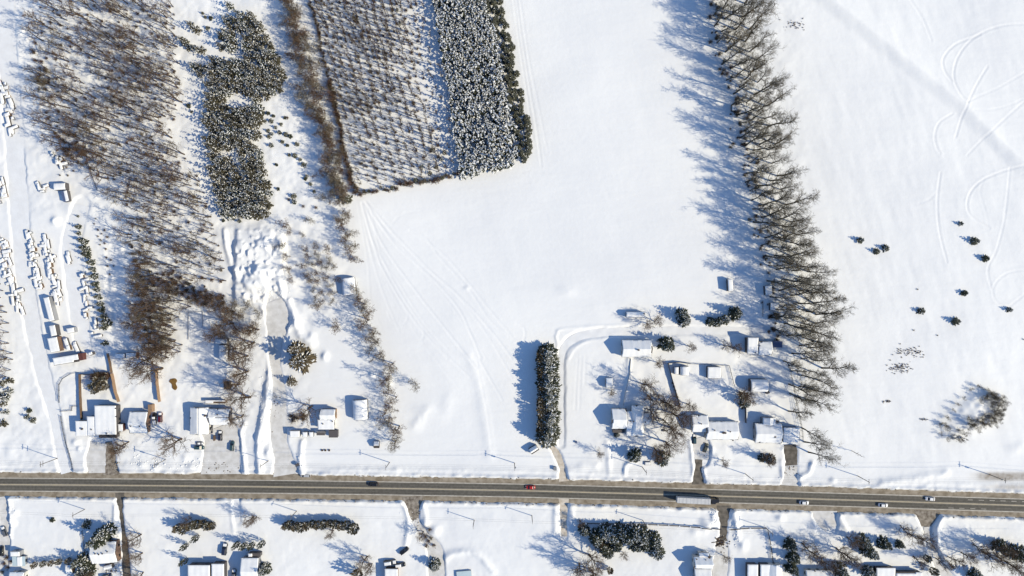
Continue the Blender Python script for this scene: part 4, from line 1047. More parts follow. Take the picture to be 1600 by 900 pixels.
for k, (x, y) in enumerate([(450, 818), (457, 816), (466, 818), (474, 819), (482, 817), (491, 815), (500, 816), (509, 815), (518, 814), (527, 815), (536, 817), (545, 816)]):
    put_conifer('cedar', CEDAR[(k * 3) % 4], x, y, 'bronze cedar in the straight hedge near the road', 'bronze cedars of the straight hedge', rnd.uniform(1.0, 1.3))
put_conifer('cedar', CEDAR[1], 556, 821, 'golden round cedar ending the straight hedge', None, 1.5)
put_conifer('cedar', CEDAR[0], 561, 893, 'domed cedar at the bottom edge west of the car park', None, 1.7)
put_conifer('cedar', CEDAR[2], 952, 888, 'bronze evergreen bush below the large bare tree', None, .9)
put_conifer('cedar', CEDAR[1], 1442, 868, 'brown cedar beside the gravel-mouthed driveway', None, 1.0)
put_conifer('cedar', CEDAR[3], 1452, 888, 'brown cedar at the bottom beside the gravel-mouthed driveway', None, 1.1)
for k, (x, y) in enumerate([(312, 836), (295, 849), (294, 872)]):
    put_conifer('column_cedar', COLUMN[k], x, y, ['northern', 'middle', 'southern'][k] + ' of three narrow cedars with pointed shadows', None, 1.45)
for k, (x, y) in enumerate([(375, 846), (386, 848), (398, 848), (414, 845)]):
    put_conifer('column_cedar', COLUMN[k % 3], x, y, ['westernmost', 'second from the west', 'third from the west', 'easternmost brown-tipped'][k] + ' of the four slanting narrow cedars', None, 1.5)
for k, (x, y) in enumerate([(60, 879), (74, 877), (86, 876), (98, 874), (113, 872)]):
    put_conifer('cedar', CEDAR[k % 4], x, y, 'low cedar of the hedge behind the green-walled house', 'low cedars of the hedge', .8)
for k, (x, y, lab) in enumerate([(85, 811, 'small snowy spruce alone on the southwestern lawn'), (138, 818, 'dark young spruce in the shadow of the big one')]):
    put_conifer('spruce', SMALL[k], x, y, lab, None, .9 + .5 * k)
st = [(1252, 848, 2, 'long-limbed leafless tree between the conical evergreens and the snowy driveway', .8), (1322, 838, 1, 'leafless tree at the end of the wide snowy driveway', .7), (1268, 862, 0, 'leafless tree just north of the ribbed bottom roof', .7), (1405, 820, 3, 'leafless tree below the white car, north of the three evergreens', .6), (1418, 832, 0, 'second leafless tree on the lawn north of the gravel-mouthed driveway', .65), (1500, 862, 2, 'dark leafless tree in the middle of the southeastern garden', .7), (1520, 850, 3, 'leafless tree beside the dark one in the southeastern garden', .7), (398, 806, 0, 'leafless tree standing alone south of the road', .62), (522, 828, 1, 'leafless tree rising from the straight cedar hedge', .5), (402, 806, 3, 'second stem of the lone leafless tree', .4), (574, 868, 2, 'leafless tree west of the car park', .7), (582, 880, 1, 'leafless tree beside the domed cedar', .6), (222, 834, 0, 'northern of three leafless trees in a line', .75), (224, 863, 2, 'middle of three leafless trees in a line', .7), (225, 893, 3, 'southern of three leafless trees in a line', .7), (921, 866, 4, 'large leafless tree below the dark evergreen belt', 1.0), (905, 880, 1, 'pale leafless tree southwest of the evergreen belt', .9), (925, 890, 2, 'leafless tree at the bottom below the evergreen belt', .8), (930, 896, 0, 'low leafless tree at the bottom edge below the belt', .8),
      (662, 830, 3, 'leafless tree leaning over the southern driveway', .5), (973, 862, 1, 'thin leafless tree on the lawn south of the belt', .4), (1305, 855, 2, 'dark leafless tree south of the wide snowy driveway', .8), (1318, 864, 0, 'leafless tree beside the dark one by the snowy driveway', .8), (1282, 876, 3, 'leafless tree near the three conical evergreens', .7), (1432, 838, 4, 'leafless tree close to the gravel-mouthed driveway', .7), (1425, 868, 1, 'leafless tree north of the low roof', .6), (1462, 872, 2, 'thin leafless tree just east of the gravel-mouthed driveway', .6), (1478, 868, 3, 'leafless tree east of the thin one by the driveway', .6), (1535, 862, 0, 'snow-laden leafless tree in the southeastern garden', .8), (1555, 868, 4, 'leafless tree near the right edge in the southeastern garden', .8), (1575, 880, 1, 'leafless tree in the southeastern corner', .8), (1548, 850, 2, 'leafless tree in the shade of the right-hand evergreens', .8), (1130, 868, 3, 'small leafless tree over the southern dark driveway', .4), (905, 812, 1, 'leafless bushy tree at the northwest corner of the evergreen belt', .4), (300, 808, 2, 'leafless tree behind the rounded cedar clump', .5), (150, 893, 4, 'leafless tree south of the brick-sided house', .5), (205, 898, 0, 'leafless tree beside the dark southern driveway', .5)]
for x, y, k, lab, s in st:
    put_bare('yard_tree', YARD[k], x, y, lab, None, s * 1.0)
for k, (x, y) in enumerate([(12, 870), (8, 880), (5, 893), (14, 886), (20, 876)]):
    put_one('bush', SHRUB[k], x, y, 'leafless bush in the snowy garden at the bottom left corner', 'bush', 'bushes in the bottom left garden', .9)
for k, (x, y) in enumerate([(665, 838), (670, 845), (674, 840), (678, 852), (667, 852), (672, 826)]):
    put_one('bush', SHRUB[k % 5], x, y, 'brown bush beside the southern gravel-mouthed entrance', 'bush', 'brown bushes by the southern entrance', .9)
for k, (x, y) in enumerate([(1484, 884), (1482, 880)]):
    put_one('bush', SHRUB[k], x, y, ['dark', 'smaller'][k] + ' bush on the lawn right of the gravel-mouthed driveway', 'bush', None, .8)

# ================================================================== buildings
def house(name, label, cat, secs, vents=(), windows=True, group=None):
    """secs: dicts with r=(x0,y0,x1,y1) roof outline in map units as seen from above, rot (deg), axis x/y/flat/hoop, wh wall height, rise, wall, roof, bare"""
    s0 = secs[0]
    ox, oy = W((s0['r'][0] + s0['r'][2]) / 2, (s0['r'][1] + s0['r'][3]) / 2, s0.get('wh', 2.8))
    root = thing(name, label, cat, (ox, oy, 0.3), 0, group)
    roofs = []
    for si, s in enumerate(secs):
        wh, rise, axis = s.get('wh', 2.8), s.get('rise', 1.3), s.get('axis', 'x')
        rot = R(s.get('rot', 0))
        k = S * (H - wh) / H
        cx, cy = W((s['r'][0] + s['r'][2]) / 2, (s['r'][1] + s['r'][3]) / 2, wh)
        w, d = (s['r'][2] - s['r'][0]) * k, (s['r'][3] - s['r'][1]) * k
        oh = s.get('oh', 0.35)
        ww, dd = max(0.6, w - 2 * oh), max(0.6, d - 2 * oh)
        c, sn = math.cos(rot), math.sin(rot)
        T_ = lambda x, y, z: (cx - ox + x * c - y * sn, cy - oy + x * sn + y * c, z)
        def prof(x, y, w_=w, d_=d):
            """height of the roof surface over the wall plate"""
            if axis == 'flat':
                return rise * (0.5 + 0.5 * y / (d_ / 2)) if rise else 0.0
            u = abs(y) / (d_ / 2) if axis in ('x', 'hoopx') else abs(x) / (w_ / 2)
            if axis.startswith('hoop'):
                return rise * math.sqrt(max(0.0, 1 - min(1, u) ** 2.4))
            h_ = 1 - min(1, u)
            if axis == 'hip':
                h_ = min(1 - abs(x) / (w_ / 2), 1 - abs(y) / (d_ / 2)) * 2 * max(0.5, min(1, max(w_, d_) / min(w_, d_) / 2))
                h_ = max(0, min(1, h_))
            return rise * h_
        # walls
        b = MB()
        n = 6
        ring = []
        for i in range(n):
            ring.append((-ww / 2 + ww * i / n, -dd / 2))
        for i in range(n):
            ring.append((ww / 2, -dd / 2 + dd * i / n))
        for i in range(n):
            ring.append((ww / 2 - ww * i / n, dd / 2))
        for i in range(n):
            ring.append((-ww / 2, dd / 2 - dd * i / n))
        N = len(ring)
        b.add([T_(x, y, -1.2) for x, y in ring] + [T_(x, y, wh - 0.02 + prof(x, y)) for x, y in ring], [(i, (i + 1) % N, N + (i + 1) % N, N + i) for i in range(N)])
        link('wall', b.build('wall', [M[s.get('wall', 'siding')]]), root)
        # roof shell and the snow lying on it
        nxg, nyg = max(6, int(w / 0.4)) // 2 * 2, max(6, int(d / 0.4)) // 2 * 2
        def sheet(f0, f1, inset, mat_):
            vs, fs = [], []
            for lay in (f0, f1):
                for j in range(nyg + 1):
                    for i in range(nxg + 1):
                        x, y = (i / nxg - 0.5) * (w - 2 * inset), (j / nyg - 0.5) * (d - 2 * inset)
                        vs.append(T_(x, y, wh + prof(x, y) + lay(x, y)))
            Q = (nxg + 1) * (nyg + 1)
            for j in range(nyg):
                for i in range(nxg):
                    a = j * (nxg + 1) + i
                    fs.append((Q + a, Q + a + 1, Q + a + nxg + 2, Q + a + nxg + 1))
                    fs.append((a + nxg + 1, a + nxg + 2, a + 1, a))
            edge = [i for i in range(nxg + 1)] + [(j + 1) * (nxg + 1) - 1 for j in range(1, nyg + 1)] + [nyg * (nxg + 1) + i for i in range(nxg - 1, -1, -1)] + [j * (nxg + 1) for j in range(nyg - 1, 0, -1)]
            for a, e in zip(edge, edge[1:] + edge[:1]):
                fs.append((a, e, Q + e, Q + a))
            return mesh('roof', vs, fs, mat_)
        rf = link('roof', sheet(lambda x, y: -0.16, lambda x, y: 0.0, 0.0, M[s.get('roof', 'shingle')]), root)
        th = s.get('snow', 0.34)
        if th > 0:
            sd = int(abs(cx * 7 + cy * 13)) % 1000
            bare = s.get('bare')
            g = random.Random(sd)
            ph = [g.uniform(0, 6.28) for _ in range(4)]
            def top(x, y):
                e = min(w / 2 - 0.12 - abs(x), d / 2 - 0.12 - abs(y))
                wob = 0.10 * math.sin(x * 0.9 + ph[0]) * math.sin(y * 0.8 + ph[1]) + 0.05 * math.sin(x * 2.3 + ph[2]) + 0.04 * math.sin(y * 2.7 + ph[3])
                slip = 0.55 * math.sin(x * .55 + ph[1] * 2) * math.sin(y * .5 + ph[3]) + .25 * math.sin(x * 1.7 + ph[0]) - .18
                if axis in ('x', 'y', 'hip') and min(w, d) > 5 and e < slip:
                    return -0.08
                h_ = th * min(1, max(0.05, (e + 0.12) / 0.5)) ** 0.5 * (1 + wob)
                if bare:
                    for bx0, by0, bx1, by1 in bare:
                        if bx0 <= x / (w / 2) <= bx1 and by0 <= y / (d / 2) <= by1:
                            h_ = -0.1
                return h_
            link('roof_snow', sheet(lambda x, y: -0.05, top, 0.10, M['roof_snow']), rf)
        roofs.append((rf, cx, cy, w, d, rot, wh, prof))
        # windows on the walls that face the middle of the picture
        if windows and s.get('win', True):
            sides = []
            sides.append(('n' if cy < 0 else 's'))
            sides.append('e' if cx < 0 else 'w')
            for sd_ in sides:
                L = ww if sd_ in 'ns' else dd
                m_ = int(L // 3.4)
                for i in range(m_):
                    u = -L / 2 + L * (i + 0.5) / m_
                    b = MB()
                    if sd_ in 'ns':
                        y = dd / 2 + 0.03 if sd_ == 'n' else -dd / 2 - 0.03
                        p = T_(u, y, 0); b.box(p[0], p[1], 1.5, 1.3, 0.08, 1.1, rot)
                    else:
                        x = ww / 2 + 0.03 if sd_ == 'e' else -ww / 2 - 0.03
                        p = T_(x, u, 0); b.box(p[0], p[1], 1.5, 0.08, 1.3, 1.1, rot)
                    link('window', b.build('window', [M['glass']]), root)
    for v in vents:
        kind = v[2] if len(v) > 2 else 'vent'
        best = None
        for rf, cx, cy, w, d, rot, wh, prof in roofs:
            x, y = W(v[0], v[1], wh + 0.8)
            lx, ly = (x - cx) * math.cos(-rot) - (y - cy) * math.sin(-rot), (x - cx) * math.sin(-rot) + (y - cy) * math.cos(-rot)
            q = max(abs(lx) / w, abs(ly) / d)
            if best is None or q < best[0]:
                best = (q, rf, x, y, wh + prof(lx, ly))
        _, rf, x, y, z = best
        b = MB()
        if kind == 'chimney':
            b.box(x - ox, y - oy, z + 0.4, 0.75, 0.6, 1.7); b.box(x - ox, y - oy, z + 1.3, 0.88, 0.73, 0.12)
            link('chimney', b.build('chimney', [M['chim']]), rf)
        else:
            b.tube((x - ox, y - oy, z - 0.2), (x - ox, y - oy, z + 0.75), 0.22, 0.22, 8, caps=True); b.tube((x - ox, y - oy, z + 0.75), (x - ox, y - oy, z + 0.9), 0.36, 0.3, 8, caps=True)
            link('vent', b.build('vent', [M['fascia']]), rf)
    return root

D = lambda r, **k: dict(r=r, **k)
house('flat_roofed_building', 'wide flat-roofed building with stepped snowy roof and dark south front', 'building',
      [D((149, 633, 183, 679), axis='flat', rise=0.5, wh=4.2, wall='siding_dark'), D((137, 650, 150, 680.5), axis='flat', rise=0.4, wh=3.8, wall='siding_dark'), D((119, 657, 138, 681), axis='flat', rise=0.4, wh=3.5, wall='siding_dark'), D((155, 678, 183, 684), axis='flat', rise=0, wh=3.2, wall='siding_dark', snow=0, oh=.2)],
      [(129, 670, 'chimney'), (143, 671), (181, 638), (182, 651), (167, 677)])
house('entrance_hut', 'small red-walled hut at the corner of the flat-roofed building', 'hut', [D((185, 662, 193, 674), axis='flat', rise=0.2, wh=2.6, wall='redwall', oh=.15)], windows=False)
house('cottage', 'snow-roofed cottage with brick east side beside two parked vehicles', 'house', [D((203, 643, 232, 677), axis='x', wh=3.2, rise=2.0, wall='brick')], [(207, 665), (221, 665)])
house('garden_shed', 'small orange cedar shed north of the brick-sided cottage', 'shed', [D((232, 632, 238, 644), axis='flat', rise=0.3, wh=2.8, wall='cedar_wood', roof='cedar_wood', snow=0, oh=.1)], windows=False)
house('house', 'L-shaped house with dark exposed ridges next to the busy parking yard', 'house',
      [D((297, 636, 327, 678.5), axis='y', wh=3.4, rise=1.6, wall='siding', bare=[(-0.08, -.95, 0.03, .95)]), D((326, 638, 361, 664), axis='x', wh=3.2, rise=1.5, wall='siding_dark', bare=[(-.35, -0.06, 1, 0.05), (.90, -.5, 1, .7)])],
      [(341, 647), (322, 649, 'chimney')])
house('pergola', 'low dark deck roof just north of the dark-ridged house', 'pergola', [D((321, 625, 353, 630), axis='flat', rise=0.1, wh=2.4, wall='wood', roof='wood', snow=0.1, bare=[(-.2, -1, 1, .1)])], windows=False)
house('house', 'narrow house with orange-lit east wall beside the brush pile', 'house',
      [D((500, 639, 525, 656), axis='x', wh=3.6, rise=1.6, wall='cedar_wood'), D((497, 655, 523, 671), axis='flat', rise=0.6, wh=3.0, wall='siding')], [(505, 662), (520, 658)])
for r_, lab, kw in [((453, 672.5, 469, 683), 'largest of the white sheds in the row south of the orange-walled house', {}), ((473, 674.5, 481, 682.5), 'middle white shed in the row south of the orange-walled house', {}), ((483, 674.5, 490, 682.5), 'small eastern white shed in the row south of the orange-walled house', {}), ((495, 674, 508, 680), 'dark low shed between the white shed row and the black one', dict(snow=.1, bare=[(-1, -1, 1, .6)], roof='fascia')), ((514, 672, 528, 683.5), 'black bare-roofed shed at the east end of the shed row', dict(snow=0, roof='fascia', wall='siding_dark'))]:
    house('shed', lab, 'shed', [D(r_, axis='flat', rise=0.3, wh=2.4, oh=.15, **{'wall': 'siding_grey', **kw})], windows=False)
house('hoop_shed', 'white rounded shed beside the hedgerow and the small orchard', 'shed', [D((535, 434, 556, 461), axis='hoopy', rise=1.8, wh=1.8, rot=6, wall='siding_grey', oh=.1)], windows=False)
house('hoop_shed', 'white rounded shed on open snow west of the lower hedgerow', 'shed', [D((552, 624, 575, 655), axis='hoopy', rise=2.0, wh=2.0, rot=3, wall='siding_grey', oh=.1)], windows=False)
house('playhouse', 'tiny hut with dark south roof alone near the road', 'hut', [D((584, 689, 593, 700), axis='x', rise=0.9, wh=1.9, wall='siding_dark', bare=[(-1, -1, 1, -.05)], oh=.15)], windows=False)
house('hut', 'small tilted hut with dark bare roof beside the sandy track', 'hut', [D((827, 697, 841, 707), axis='x', rise=1.1, wh=2.2, rot=32, wall='siding_dark', bare=[(-1, -1, 1, -.55), (-1, .75, 1, 1)], oh=.15)], windows=False)
house('barn', 'long white-roofed barn with pointed shadow near the packed track', 'barn', [D((971, 531, 1018, 558), axis='x', rise=2.6, wh=3.6, wall='siding')], [(996, 546, 'chimney')])
house('shed', 'narrow snow-roofed shed standing alone north of the packed track', 'shed', [D((978, 487, 1007, 496), axis='x', rise=0.9, wh=2.6, wall='siding_dark', oh=.2)], [(1006, 490)], windows=False)
house('twin_gabled_house', 'white-roofed house of two joined gables with a hipped east part', 'house',
      [D((955, 638, 979, 670), axis='x', rise=2.4, wh=4.0, wall='siding'), D((978, 642, 989, 681), axis='x', rise=1.4, wh=3.4, wall='siding'), D((986, 633, 1006, 682), axis='hip', rise=2.2, wh=3.4, wall='siding'), D((1003, 645, 1018, 663), axis='x', rise=1.4, wh=3.0, wall='siding')],
      [(974, 654), (985, 657.5), (989, 657.5), (994, 653, 'chimney'), (1008, 659), (996, 641)])
house('carport', 'dark open carport on the south side of the twin-gabled house', 'carport', [D((957, 671, 976, 676), axis='flat', rise=0.2, wh=2.4, wall='siding_dark', roof='fascia', snow=.0, oh=.1)], windows=False)
house('garden_shed', 'ghostly snow-covered shed west of the fenced lawn', 'shed', [D((946, 590, 957, 606), axis='x', rise=1.2, wh=2.3, wall='siding_grey', oh=.1)], windows=False)
house('double_house', 'wide white-roofed house with separate garage gable and grey driveway', 'house',
      [D((1080, 648, 1106, 675), axis='x', rise=1.9, wh=3.2, wall='siding'), D((1102, 658, 1153, 687), axis='x', rise=2.0, wh=3.4, wall='siding')],
      [(1094, 661), (1115, 671), (1128, 675, 'chimney'), (1131, 675, 'chimney'), (1139, 673), (1145, 688)])
house('hoop_shelter', 'narrow white shelter squeezed beside the wider one in the fenced corner', 'shelter', [D((1052, 573, 1060, 584), axis='hoopy', rise=1.0, wh=1.6, wall='tin', oh=.05)], windows=False)
house('hoop_shelter', 'wider white shelter in the corner of the fenced lawn', 'shelter', [D((1062, 572, 1076, 586), axis='hoopy', rise=1.5, wh=1.8, wall='tin', oh=.05)], windows=False)
house('shed', 'low snowy shed with a dark round shadow inside the fenced yard', 'shed', [D((1105, 573, 1126, 591), axis='flat', rise=0.3, wh=2.6, wall='siding_dark', oh=.1)], windows=False)
house('workshop', 'large snow-covered workshop under the southern end of the tall tree row', 'building', [D((1167, 527, 1184, 553), axis='flat', rise=0.8, wh=4.6, wall='siding_dark'), D((1184, 533, 1206, 555), axis='x', rise=1.2, wh=4.2, wall='siding_dark')], [(1186, 540), (1180, 551)])
house('lean_to', 'dark flat lean-to under the trees east of the workshop', 'shed', [D((1206, 533, 1222, 543), axis='flat', rise=0.2, wh=2.4, wall='siding_dark', roof='tarp_blue', snow=0, oh=.1)], windows=False)
house('outbuilding', 'square white outbuilding casting a rounded shadow north of the large house', 'building', [D((1171, 592, 1198, 612), axis='hoopx', rise=2.2, wh=2.6, wall='siding_dark', oh=.1)], windows=False)
house('large_house', 'large snowy house of several wings beside the brown parking pad', 'house',
      [D((1179, 661, 1221, 692), axis='x', rise=1.8, wh=3.8, wall='siding_grey'), D((1191, 652, 1211.5, 664), axis='y', rise=1.3, wh=4.2, wall='siding_grey'), D((1222.5, 667, 1248, 691), axis='flat', rise=0.9, wh=3.4, wall='siding_dark')],
      [(1193, 678), (1202, 677), (1208, 678), (1210, 682, 'chimney'), (1201, 661), (1214, 658, 'chimney')])
house('trailer_shed', 'narrow snow-topped trailer standing just west of the tall tree row', 'trailer', [D((1137, 436, 1145, 455), axis='flat', rise=0.1, wh=3.2, rot=4, wall='siding_dark', oh=.1)], windows=False)
house('shed', 'northern of two dark sheds hidden under the tall tree row', 'shed', [D((1195, 446, 1206, 461), axis='flat', rise=0.4, wh=3.0, rot=6, wall='siding_dark', oh=.1)], windows=False)
house('shed', 'southern of two dark sheds hidden under the tall tree row', 'shed', [D((1203, 473, 1216, 485), axis='flat', rise=0.4, wh=2.8, wall='siding_dark', oh=.1)], windows=False)
house('shed', 'dark hut under the upper part of the tall tree row', 'shed', [D((1143, 165, 1150, 173), axis='flat', rise=0.2, wh=2.4, wall='siding_dark', oh=.1)], windows=False)
# western yard
house('site_trailer', 'long narrow snow-roofed trailer heading the parked rows of the western yard', 'trailer', [D((73, 464, 82, 502), axis='flat', rise=0.1, wh=3.2, rot=14, wall='tin', oh=.05)], windows=False)
house('site_trailer', 'short dark-sided trailer south of the long one in the western yard', 'trailer', [D((79, 508, 88.5, 525), axis='flat', rise=0.1, wh=3.2, rot=11, wall='siding_dark', oh=.05)], windows=False)
house('site_shed', 'white square shed south of the short dark-sided trailer', 'shed', [D((77, 527, 92.5, 550), axis='flat', rise=0.2, wh=3.4, rot=11, wall='brick', oh=.05)], windows=False)
house('open_shed', 'long wavy-roofed shed with red east end and dark open front', 'shed', [D((84, 556, 124, 568), axis='flat', rise=0.3, wh=3.0, rot=9, wall='siding_dark', bare=[(-1, -1, 1, -.78), (.55, -1, 1, -.3)]), D((123.5, 552, 130, 563), axis='flat', rise=0.2, wh=2.8, rot=9, wall='redwall', roof='redwall', snow=0, oh=.05)], windows=False)
house('container', 'small snow-topped container east of the short dark-sided trailer', 'container', [D((105, 512, 117, 520), axis='flat', rise=0.1, wh=2.4, rot=10, wall='tin', oh=.05)], windows=False)
house('camper', 'rounded snow-topped camper at the north end of the yard', 'camper', [D((85.5, 286, 104, 297), axis='hoopx', rise=0.7, wh=2.6, rot=3, wall='siding_dark', oh=.05)], windows=False)
house('tipper_trailer', 'half-covered dark trailer parked against the rounded camper', 'trailer', [D((98, 298, 107, 315), axis='flat', rise=0.1, wh=2.6, rot=12, wall='siding_dark', roof='tarp_blue', bare=[(-1, -1, -.15, 1)], oh=.05)], windows=False)
house('covered_trailer', 'narrow northern part of the white shelter pair under the yard trees', 'shelter', [D((337, 529, 356, 537), axis='flat', rise=0.1, wh=2.6, wall='siding_dark', oh=.05)], windows=False)
house('hoop_shelter', 'long southern part of the white shelter pair under the yard trees', 'shelter', [D((343, 538.5, 357, 562), axis='hoopy', rise=1.2, wh=1.9, wall='siding_dark', oh=.05)], windows=False)
house('back_building', 'snow-roofed low building behind the fence north of the flat-roofed one', 'shed', [D((181, 552, 196, 560), axis='flat', rise=0.2, wh=2.6, wall='siding_grey', oh=.05), D((197.5, 551, 214, 560), axis='flat', rise=0.2, wh=2.6, wall='redwall', oh=.05)], windows=False)
house('hut', 'small dark hut beside the yard tree west of the long snowbank', 'hut', [D((350, 596, 359, 608), axis='flat', rise=0.2, wh=2.4, wall='siding_dark', roof='fascia', snow=0, oh=.1)], windows=False)
# south of the road
house('house', 'green-walled house at the bottom left corner with a stepped roof', 'house', [D((17, 861, 32, 869), axis='flat', rise=0.2, wh=3.2, wall='siding_grey', oh=.1), D((20, 869, 40, 884), axis='flat', rise=0.2, wh=2.6, wall='siding_grey', roof='ice', bare=[(-1, -1, -.2, 1), (.5, -1, 1, 1)]), D((16, 893, 40, 912), axis='x', rise=1.4, wh=3.2, wall='siding')])
house('hut', 'small white hut with dark east side by the low cedar hedge', 'hut', [D((103, 882, 114, 897), axis='x', rise=0.5, wh=2.4, wall='wood', rot=6, oh=.1)], windows=False)
house('house', 'white-roofed house with brick east side and four vents beside the big spruce', 'house', [D((143, 846, 184, 880), axis='x', rise=1.8, wh=3.6, rot=4, wall='brick')], [(152, 863), (158, 864), (163.5, 863), (170.5, 860)])
house('porch', 'small snowy porch south of the brick-sided house', 'porch', [D((162, 882, 176, 889), axis='x', rise=0.4, wh=2.4, rot=14, wall='siding_dark', oh=.1)], windows=False)
house('long_house', 'long white house with dark seams between three roof sections', 'house', [D((294, 882, 329, 915), axis='flat', rise=0.2, wh=4.2, wall='siding_dark'), D((331, 880, 351, 915), axis='flat', rise=0.2, wh=4.3, wall='siding_dark')])
house('house', 'white house with a dark tilted porch roof east of the long one', 'house', [D((377, 871, 405, 910), axis='x', rise=1.6, wh=4.0, wall='siding_grey'), D((388, 864, 407, 870), axis='flat', rise=0.2, wh=3.2, wall='siding_dark', roof='fascia', bare=[(-.4, -1, 1, 1)], oh=.1)], [(389, 885), (388, 890)])
house('flat_house', 'white flat-topped building south of the cars on the southern car park', 'building', [D((601, 888, 622, 912), axis='flat', rise=0.1, wh=3.6, wall='brick')], windows=False)
house('pool_shelter', 'pale blue covered pool with raised walls at the bottom edge', 'pool shelter', [D((714, 892, 737, 912), axis='flat', rise=0.1, wh=1.2, rot=5, wall='siding_grey', roof='ice', snow=0, oh=.02)], windows=False)
house('dormer_house', 'white house with two snowy dormers beside the southern driveway', 'house', [D((1083, 869, 1113, 888), axis='x', rise=2.4, wh=4.4, wall='siding'), D((1091, 863, 1107, 871), axis='x', rise=1.0, wh=4.0, wall='siding'), D((1084, 887, 1112, 912), axis='x', rise=1.4, wh=3.4, wall='siding_grey', bare=[(-.6, -.1, .2, .1)])], [(1107, 869, 'chimney'), (1088, 873), (1102, 874)])
house('garage', 'white-striped double garage near the southern fence', 'garage', [D((1167, 881, 1184, 912), axis='flat', rise=0.3, wh=3.4, wall='siding_dark'), D((1187, 881, 1203, 912), axis='flat', rise=0.3, wh=3.4, wall='siding_dark')], windows=False)
house('house', 'ribbed white roof beside the dark conical evergreens', 'house', [D((1200, 881, 1222, 912), axis='y', rise=1.2, wh=3.4, wall='siding')])
house('low_house', 'low snowy roof at the bottom behind the snow-flecked evergreens', 'house', [D((1368, 886, 1398, 912), axis='flat', rise=0.4, wh=3.2, wall='siding_dark'), D((1399, 893, 1440, 915), axis='flat', rise=0.3, wh=3.4, wall='siding_dark', bare=[(-1, .8, .5, 1)])])
house('house', 'white roof at the bottom between the conical evergreens and the low roof', 'house', [D((1258, 890, 1300, 915), axis='x', rise=1.2, wh=3.2, wall='siding')], [(1273, 892)])

# ================================================================== fences
def fence(name, label, pts, h, material, post=2.6, th=0.08, cap=None, rails=False, cat='fence', post_m=None):
    P = [W(*p) for p in pts]
    root = thing(name, label, cat, (P[0][0], P[0][1], gz(*P[0])))
    ox, oy, oz = root.location
    pm = MB(); pm.box(0, 0, h / 2 - 0.15, 0.13, 0.13, h + 0.5)
    pme = pm.build('post', [M[post_m or material]])
    cm = MB(); cm.box(0, 0, 0, 0.62, 0.62, 0.3, taper=.7)
    cme = cm.build('cap', [M['snow']])
    for (x0, y0), (x1, y1) in zip(P[:-1], P[1:]):
        L = math.hypot(x1 - x0, y1 - y0)
        n = max(1, int(L / post))
        a = math.atan2(y1 - y0, x1 - x0)
        for k in range(n):
            xa, ya = x0 + (x1 - x0) * k / n, y0 + (y1 - y0) * k / n
            xm, ym = x0 + (x1 - x0) * (k + .5) / n, y0 + (y1 - y0) * (k + .5) / n
            z = gz(xm, ym)
            b = MB()
            if rails:
                for zz in ([0.35, 0.75, 1.1] if h > 1 else [0.3, 0.7]):
                    b.box(0, 0, zz * h / 1.2, L / n, 0.06 if not cap else .16, 0.12)
            else:
                b.box(0, 0, h / 2 - 0.1, L / n - 0.04, th, h + 0.1)
            link('rail_panel' if rails else 'panel', b.build('panel', [M[material]]), root, (xm - ox, ym - oy, z - oz), a)
            po = link('post', pme, root, (xa - ox, ya - oy, gz(xa, ya) - oz), a)
            if cap:
                link('snow_cap', cme, po, (0, 0, h + 0.22))
    return root
fence('wooden_fence', 'brown wooden fence west of the bronze cedars', [(127, 584), (128, 612), (131, 655)], 2.0, 'wood')
fence('wooden_fence', 'dark wooden fence closing the north side of the fenced yard', [(127, 584), (145, 585), (172, 580.5)], 2.0, 'siding_dark')
fence('wooden_fence', 'thin brown fence running north from the sunlit orange fence', [(171, 552), (175, 568), (177, 582)], 2.0, 'wood')
fence('board_fence', 'sunlit orange board fence east of the bronze cedars', [(177.5, 583), (181, 598), (184, 612), (189, 627)], 2.6, 'cedar_wood')
fence('board_fence', 'orange board fence at the end of the empty yard by the rusty puddle', [(248, 575), (249, 600), (252, 627)], 2.6, 'cedar_wood')
fence('chain_fence', 'curved wire fence around the lawn west of the wooden fence', [(95, 628), (95, 600), (100, 591), (112, 584), (124, 582)], 1.3, 'wire', rails=True)
fence('chain_fence', 'wire fence zigzagging south of the small lawn', [(97, 642), (114, 641), (115, 634), (124, 634)], 1.2, 'wire', rails=True)
fence('chain_fence', 'wire fence along the eastern foot of the yard lane', [(97, 650), (100, 670), (108, 700), (117, 733)], 1.1, 'wire', rails=True)
fence('wooden_fence', 'dark fence east of the first enclosed lawn, next to the leafless trees', [(1043, 567), (1048, 588), (1055, 612), (1062, 636)], 1.9, 'siding_dark')
fence('wooden_fence', 'dark fence north of the two white shelters', [(1043, 567), (1060, 565.5), (1078, 568)], 1.9, 'siding_dark')
fence('wire_fence', 'thin wire fence around the northeastern lawn', [(1078, 568), (1100, 569), (1138, 571), (1146, 603)], 1.4, 'wire', rails=True)
fence('board_fence', 'low pale panels standing in for the snow ridge west of the first enclosed lawn', [(985, 560), (983, 585), (976, 615), (973, 634)], 0.75, 'siding', th=.1)  # low panels added in place of a snow ridge, no real fence here
fence('wooden_fence', 'dark fence east of the double house', [(1163, 634), (1163.5, 660)], 2.2, 'siding_dark')
fence('wire_fence', 'thin wire fence along the foot of the tall tree row', [(1190, 470), (1190, 495)], 1.4, 'wire', rails=True)
fence('wire_fence', 'slanting wire fence between the large house and the eastern field', [(1231, 570), (1237, 600), (1245, 640), (1251, 672), (1252, 690)], 2.2, 'wire', rails=True)
fence('post_fence', 'long post-and-rail fence with snow-capped posts behind the southern gardens', [(915, 816), (960, 817), (1010, 818), (1060, 820), (1110, 824), (1126, 826)], 1.5, 'siding_dark', post=4.9, rails=True, cap=True, post_m='white_body')
fence('post_fence', 'short post-and-rail fence east of the southern dark driveway', [(1138, 826), (1170, 824), (1195, 824)], 1.5, 'siding_dark', post=4.9, rails=True, cap=True, post_m='white_body')
